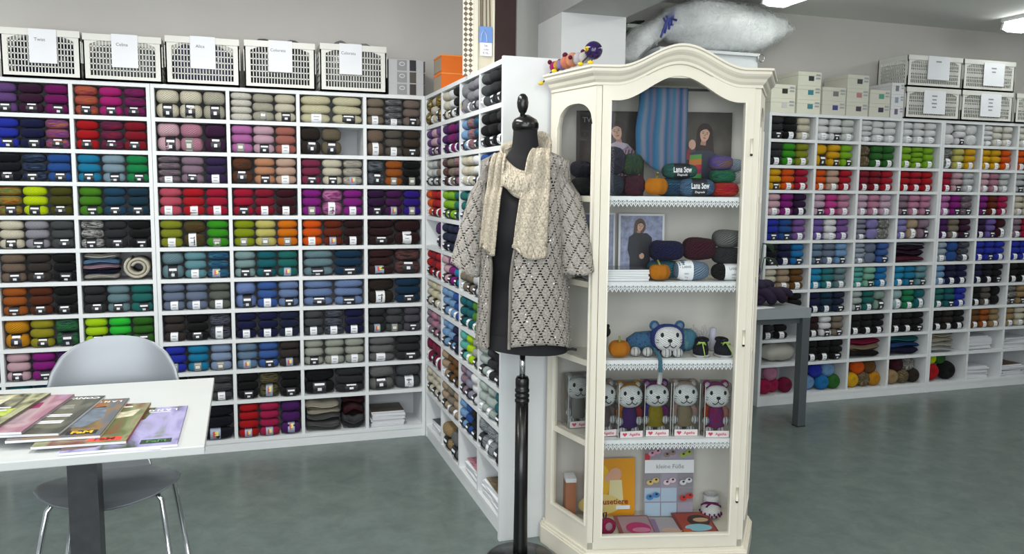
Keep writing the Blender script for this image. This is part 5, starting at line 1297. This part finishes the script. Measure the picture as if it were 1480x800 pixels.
# cardigan body: from front edge round the back to the other front edge
CA = [(.90, .205, .150), (1.0, .20, .148), (1.15, .192, .142), (1.3, .182, .136), (1.45, .182, .134), (1.55, .186, .124), (1.62, .19, .10)]
FR0, FR1 = math.radians(-90-6), math.radians(270-36)      # angles of the two front edges
def shz(x): return 1.775-.42*max(0, abs(x)-.05)
def dlt(v):
    k = min(1, max(0, (v-.35)/.5)); return math.radians(17)*k*k*(3-2*k)
def cbody(u, v):
    dv = dlt(v); ang = FR0+dv+(FR1-FR0-2*dv)*u
    z = .955+.665*min(1, v/.86)
    front = max(0, -math.sin(ang))
    if v <= .86:
        a, d_ = lerp_tab(CA, z)
        wv = 1+.018*math.sin(ang*7+z*5)*max(0, 1.5-z)
        z -= .02*(1-v/.86)*math.sin(ang*2+.5)
        return (a*math.cos(ang)*wv, d_*math.sin(ang)*wv-.002, z)
    k = (v-.86)/.14
    a, d_ = lerp_tab(CA, 1.62)
    x = a*math.cos(ang); y = d_*math.sin(ang)
    zt_ = shz(x)
    return (x*(1-.03*k), y*(1-k)**.6*1.0, 1.62+(zt_-1.62)*k**.8)
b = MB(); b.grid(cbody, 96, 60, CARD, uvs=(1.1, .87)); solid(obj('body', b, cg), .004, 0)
for sg, nm in ((-1, 'left'), (1, 'right')):
    b = MB()
    def slv(u, v):
        t = u*2*PI
        c = Vector((sg*(.165+.075*v**.8), -.005-.02*v, 1.665-.405*v))
        rx = .05+.012*v+.006*math.sin(3*t+4*v)*v; ry = .058+.018*v
        if v < .12: rx *= .55+.45*v/.12
        p = Vector((rx*math.cos(t), ry*math.sin(t), .05*math.cos(t)*sg*(1-v)*(-1)-.02*v*math.cos(t)*sg*-1+.012*v*math.sin(2*t)))
        return c+p
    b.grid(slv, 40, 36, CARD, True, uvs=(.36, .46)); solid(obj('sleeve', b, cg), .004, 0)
for fa, sg in ((FR0, 1), (FR1, -1)):       # knitted front bands
    pts = [];
    for i in range(26):
        v = i/25*.86; z = .955+.665*i/25; a, d_ = lerp_tab(CA, z); g_ = fa+sg*dlt(v); pts.append((a*math.cos(g_), d_*math.sin(g_)-.004, z))
    obj('front_band', MB().tube(pts, .007, yarn_mat('greige rib', ['aaa49a'], knit=True), 8), cg)
# sequins sewn on the knit, coloured white to paint in their sparkle
SEQ = mat('white sparkle sequin', 'fbfaf6', .15, metal=.2)
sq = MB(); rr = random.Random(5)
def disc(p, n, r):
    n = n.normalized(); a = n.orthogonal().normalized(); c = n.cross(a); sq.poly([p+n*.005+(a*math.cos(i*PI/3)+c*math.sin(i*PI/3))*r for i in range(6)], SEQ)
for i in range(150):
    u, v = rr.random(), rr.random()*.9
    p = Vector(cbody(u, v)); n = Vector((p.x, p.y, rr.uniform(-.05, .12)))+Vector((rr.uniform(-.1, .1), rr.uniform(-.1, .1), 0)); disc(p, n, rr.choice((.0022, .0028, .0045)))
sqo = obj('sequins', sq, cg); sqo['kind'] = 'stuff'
# scarf: loop round the neck with two hanging tails
sc = thing('lace_scarf', 'cream sparkly mesh scarf wound round the neck of the dummy with two tails', 'scarf', DO, DRZ)
b = MB()
def loop(u, v):
    a = u*2*PI; t = v*2*PI
    fr_ = .5-.5*math.sin(a)                       # 1 at the front
    c = Vector(((.085+.012*fr_)*math.cos(a), (.072+.05*fr_)*math.sin(a), 1.785-.165*fr_**1.4+.012*math.sin(2*a)))
    rad = Vector((math.cos(a), math.sin(a), 0))
    wd = .042+.012*fr_; th = .018+.004*math.sin(5*a)
    d_ = rad*.35*(1-fr_)+Vector((0, 0, 1))*(1-.3*fr_)+rad*-.1
    d_ = d_.normalized(); o = rad
    fold = 1+.16*math.sin(3*t+a*2)
    return c+d_*wd*math.cos(t)*fold+o*th*math.sin(t)*fold
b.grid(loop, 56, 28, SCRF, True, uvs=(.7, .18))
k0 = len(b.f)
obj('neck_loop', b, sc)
def tail(x0, x1, y0, z0, z1, wd0, wd1, ph, lean):
    m = MB()
    def fn(u, v):
        z = z0+(z1-z0)*v+(.02*math.sin(u*3+ph) if v > .97 else 0)
        wd = wd0+(wd1-wd0)*v**.6; x = x0+(x1-x0)*v+(u-.5)*wd
        a, d_ = lerp_tab(CA, min(z, 1.6)); xx = max(-.98, min(.98, x/(a+.02)))
        y = -(d_+.016)*math.sqrt(1-xx*xx)-.008*math.sin(u*PI*4+ph+v*2)*(1-.4*v)+(.05*(1-v/.12)**2*.6 if v < .12 else 0)
        return (x, y, z+.012*math.sin(u*PI*2+ph)*(v > .9))
    m.grid(fn, 20, 40, SCRF, uvs=(.14, abs(z0-z1))); return m
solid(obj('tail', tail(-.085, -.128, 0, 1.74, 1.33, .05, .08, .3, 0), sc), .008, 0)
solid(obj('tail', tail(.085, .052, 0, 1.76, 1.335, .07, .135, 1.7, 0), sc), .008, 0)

# ------------------------------------------------------------------ table
TW = mat('white table laminate', 'c2c6c5', .3, noise=.01)
TX0, TX1, TY0, TY1, TZ = -.96, -.122, -2.585, -1.68, .84
tb = thing('table', 'white square table on a dark steel column in the left foreground', 'table', (-.525, -2.1, 0))
top = MB().b2((TX0+.525, TY0+2.1, TZ-.026), (TX1+.525, TY1+2.1, TZ), TW)
bevel(obj('tabletop', top, tb), .003)
ST = mat('dark brushed steel', '4a4c4f', .35, metal=.7, noise=.1, nscale=30)
obj('column', MB().b2((-.045, -.05, .012), (.045, .05, TZ-.034), ST), tb)
obj('mounting_plate', MB().b2((-.15, -.15, TZ-.034), (.15, .15, TZ-.026), ST), tb)
bevel(obj('base', MB().b2((-.2, -.2, 0), (.2, .2, .012), ST), tb), .003)

# ------------------------------------------------------------------ chair
SILV = mat('silver lacquered shell', '858a8f', .3, metal=.35, noise=.02)
ch = thing('chair', 'silver one-piece shell chair with chrome legs pushed up behind the white table', 'chair', (-.495, -1.72, 0))
PR = [(1.000, .20, .02), (.992, .198, .09), (.97, .195, .145), (.93, .19, .195), (.87, .182, .228), (.80, .172, .243), (.73, .162, .238), (.66, .152, .205), (.60, .142, .155), (.55, .132, .125), (.51, .118, .118), (.485, .09, .13), (.478, .05, .17), (.482, .0, .22), (.488, -.07, .248), (.49, -.14, .245), (.486, -.2, .215), (.476, -.25, .16), (.466, -.275, .09), (.46, -.285, .02)]
b = MB()
def shell(u, v):
    i = v*(len(PR)-1); k = int(min(i, len(PR)-2)); f = i-k
    z, y, w_ = [PR[k][j]+(PR[k+1][j]-PR[k][j])*f for j in range(3)]
    x = (u*2-1)*w_
    back = max(0, min(1, (z-.5)/.3))
    return (x, y-(.9*x*x)*back, z+(.30*x*x)*(1-back)*.5)
b.grid(shell, 20, 76, SILV); subd(solid(obj('shell', b, ch), .009, 0), 1)
# legs
for sx, sy, kx, ky, fx, fy in ((-1, -1, -.185, -.17, -.27, -.235), (1, -1, .175, -.165, .235, -.235), (-1, 1, -.13, .03, -.21, .12), (1, 1, .20, .04, .262, .12)):
    obj('leg', MB().tube([(sx*.03, ky*.35, .455), (kx*.75, ky*.85, .462), (kx*.95, ky*.97, .458), (kx*1.05, ky*1.02, .435), (kx+(fx-kx)*.35, ky+(fy-ky)*.35, .33), (fx, fy, .008)], .0105, CHROME, 12), ch)
    obj('foot_cap', MB().lathe([(0, 0), (.013, 0), (.013, .014), (0, .014)], BLACKP, 12, (fx, fy, 0)), ch)
obj('seat_bracket', MB().b2((-.06, -.1, .445), (.06, .05, .462), DARK), ch)
obj('glide_pad', MB().b2((.10, -.13, .455), (.125, -.11, .475), BLACKP), ch)

# ------------------------------------------------------------------ fan of magazines on the table
def cover_mat(name, cols, scale=9, rz=.5):
    m, nt, b = nodes(name); L = nt.links
    tc = nt.nodes.new('ShaderNodeTexCoord'); mp = nt.nodes.new('ShaderNodeMapping'); mp.inputs['Scale'].default_value = (1, .45, 1); mp.inputs['Rotation'].default_value = (0, 0, rz)
    n = nt.nodes.new('ShaderNodeTexNoise'); n.inputs['Scale'].default_value = scale; n.inputs['Detail'].default_value = 3; n.inputs['Distortion'].default_value = .7
    L.new(tc.outputs['Object'], mp.inputs['Vector']); L.new(mp.outputs[0], n.inputs['Vector'])
    r = nt.nodes.new('ShaderNodeValToRGB'); e = r.color_ramp.elements
    ps = [.3+.4*i/(len(cols)-1) for i in range(len(cols))]
    e[0].position = ps[0]; e[0].color = hx(cols[0])+(1,); e[1].position = ps[-1]; e[1].color = hx(cols[-1])+(1,)
    for p_, c in list(zip(ps, cols))[1:-1]: q = e.new(p_); q.color = hx(c)+(1,)
    L.new(n.outputs['Fac'], r.inputs['Fac']); L.new(r.outputs['Color'], b.inputs['Base Color']); b.inputs['Roughness'].default_value = .3
    return m
MW, ML = .31, .44
# right edge far -> near end, in order from the bottom (right) to the top (left)
FAN = [((-.193, -2.142), (-.196, -2.572), ['3a4a24', '8a86b4', 'a6a2c8', '9a96c0', '6a7a4a'], 'with green and lilac cover, rightmost and lowest of the fan'),
       ((-.313, -2.089), (-.337, -2.531), ['6a2a1c', '8a8a64', '5c6a3c', '7a3a24'], 'with red and green cover, second from right in the fan'),
       ((-.385, -2.027), (-.413, -2.481), ['7a5a2c', '5a6470', '8a6a34', '44483c'], 'with golden brown cover and yellow logo, third from right in the fan'),
       ((-.464, -2.017), (-.527, -2.455), ['55554c', '44463f', '6a6a5c', '5a5a4a'], 'with dark grey cover and white headlines, fourth in the fan'),
       ((-.564, -2.023), (-.624, -2.444), ['a890ac', '9a6a7c', 'b49aa0', '84707c'], 'with pink lilac cover, fifth from right in the fan'),
       ((-.640, -2.040), (-.705, -2.440), ['3a3a34', 'b0b08a', '2c2c2a', 'c4c49c'], 'with black and pale green cover, leftmost of the fan'),]
YL = mat('yellow logo', 'e8b820', .4); RD = mat('red logo', 'd8402c', .4)
for i, ((ax, ay), (bx_, by_), cols, lab) in enumerate(FAN):
    d_ = Vector((ax-bx_, ay-by_, 0)); ang = math.atan2(d_.y, d_.x)-PI/2
    z = TZ+.001+.0088*i
    w_ = MW if i == 0 else .25
    t = thing('magazine', 'glossy knitting magazine '+lab, 'magazine', (bx_, by_, z), 0, 'fanned magazines on the table')
    # lies with its left part lifted on nothing: tilt slightly so the stack fans
    t.rotation_euler = (0, 0, ang)
    pg = MB().b2((-w_, 0, .0004), (-.001, ML, .0070), mat('white page edges', 'dcdee0')); obj('pages', pg, t)
    cv = MB().b2((-w_, 0, .0070), (0, ML, .0078), cover_mat('cover print %d' % i, cols, 10)).b2((-w_, 0, 0), (0, ML, .0005), PAPER).b2((-.0012, 0, 0), (0, ML, .0078), mat('spine %d' % i, ['d4d4de', '9a3a24', 'b0a890', 'b4b6b8', '8a7c84', '55554c'][i], .4))
    o = obj('cover', cv, t)
    pg_ = MB(); Hh = .0079
    def area_(pts, h): pg_.poly([(x, y, Hh) for x, y in pts], mat('cover shape '+h, h, .3, noise=.35, nscale=35))
    if i == 0: area_([(-.31, .44), (-.10, .44), (-.12, .3), (-.2, .22), (-.31, .2)], '45532e'); area_([(-.31, .2), (-.2, .22), (-.17, .14), (-.22, .03), (-.31, .02)], '5a3a30'); area_([(-.24, .2), (-.19, .2), (-.17, .13), (-.2, .1), (-.25, .14)], 'a87a64')
    if i == 1: area_([(-.24, .24), (-.02, .36), (-.03, .28), (-.24, .17)], 'c2bda2'); area_([(-.24, .44), (-.05, .44), (-.10, .36), (-.24, .33)], '6a2f22')
    if i == 2: area_([(-.2, .3), (-.05, .34), (-.03, .2), (-.07, .1), (-.19, .12)], '67727e'); area_([(-.24, .12), (-.1, .1), (-.09, .03), (-.24, .02)], '3c352c'); area_([(-.19, .36), (-.08, .4), (-.05, .33), (-.18, .31)], '9a6238')
    if i == 3: area_([(-.24, .1), (-.12, .12), (-.1, .03), (-.23, .02)], '6c6a34'); area_([(-.12, .31), (-.06, .33), (-.05, .28), (-.1, .27)], '8a8a80')
    if i == 4: area_([(-.25, .26), (-.06, .34), (-.05, .27), (-.24, .2)], '8a3058'); area_([(-.25, .18), (-.1, .2), (-.1, .05), (-.24, .04)], 'b08a90')
    if i == 5: area_([(-.24, .4), (-.1, .42), (-.1, .24), (-.22, .2)], 'c2c0a4'); area_([(-.12, .22), (-.03, .25), (-.03, .16), (-.12, .13)], 'a8b84a')
    obj('cover_picture', pg_, o)
    up = (0, 0, PI); zt_ = .0085
    def bars(x0, x1, ys, m):
        g = MB()
        for y_, hh in ys: g.b2((x0, y_, .0081), (x1, y_+hh, .0083), m)
        obj('headlines', g, o)
    if i in (0, 2): text(o, 'L A N G', .03 if i == 0 else .026, (-.075 if i == 0 else -.055, ML-.04, zt_), PAPER, up, bold=.0008, sx=.85)
    if i == 3: text(o, 'CONYA', .032, (-.06, ML-.03, zt_), PAPER, up, bold=.001, sx=.9); bars(-.10, -.03, [(.2, .010), (.182, .010), (.13, .007), (.118, .007), (.106, .007)], PAPER)
    if i == 0: bars(-.115, -.05, [(ML-.066, .005)], PAPER); obj('logo_panel', MB().b2((-.105, .025, .0080), (-.02, .065, .0083), mat('dark green panel', '1c3a26', .4)), o); text(o, 'FaM', .034, (-.0625, .045, .0086), mat('green print', '4a7a4a', .5), (0, 0, 0), bold=.001)
    if i == 2: obj('logo_panel', MB().b2((-.10, .022, .0080), (-.018, .062, .0083), INK), o); text(o, 'FaM', .036, (-.059, .042, .0086), YL, (0, 0, 0), bold=.0015)
    if i == 1: obj('logo_panel', MB().b2((-.11, .015, .0080), (-.02, .052, .0083), RD), o); text(o, 'FaM', .034, (-.065, .034, .0086), mat('dark red print', '6a1a10', .5), (0, 0, 0), bold=.0015); bars(-.13, -.05, [(ML-.05, .012)], PAPER)
    if i == 5: bars(-.12, -.05, [(.06, .03), (.25, .012), (.22, .01)], PAPER)
tag(obj('loose_leaflet', MB().b2((-.16, 0, 0), (.12, .2, .0009), mat('pale leaflet', 'c4c2d6', .4)), loc=(-.36, -2.572, TZ+.0001), rot=(0, 0, -.12)), 'thin pale lilac leaflet sticking out under the fanned magazines', 'leaflet')

# ------------------------------------------------------------------ lights
def area(name, loc, rot, size, energy, color=(1,1,1), sy=None):
    l = bpy.data.lights.new(name, 'AREA'); l.energy = energy; l.color = color; l.size = size
    if sy: l.shape = 'RECTANGLE'; l.size_y = sy
    o = bpy.data.objects.new(name, l); col.objects.link(o); o.location = loc; o.rotation_euler = rot
    return o
area('window_light', (-1.0, -6.5, 1.9), (math.radians(84), 0, math.radians(-6)), 4.5, 150, (.96, .98, 1), 2.2)
for x, y, e in ((.2, -1.75, 44), (-1.9, -1.75, 38), (3.2, -1.9, 14), (6., -1.8, 10), (.2, -4.2, 18), (2.9, -3.3, 16)):  # unseen ceiling tubes, some added to lift the back wall and pillar
    area('unseen_tube', (x, y, 2.88), (0, 0, 0), .25, e, (1, .98, .94), 1.5)
area('unseen_tube', (1.3, -3.9, 2.8), (math.radians(58), 0, math.radians(-10)), .25, 14, (1, .98, .94), 1.2)  # added lamp out of view, tilted to brighten the pillar front
w = bpy.data.worlds.new('shop daylight'); bpy.context.scene.world = w; w.use_nodes = True
w.node_tree.nodes['Background'].inputs['Color'].default_value = (.82, .88, .92, 1)
w.node_tree.nodes['Background'].inputs['Strength'].default_value = .62
sc = bpy.context.scene
sc.view_settings.view_transform = 'Standard'; sc.view_settings.look = 'None'
sc.view_settings.exposure = 0; sc.view_settings.gamma = 1
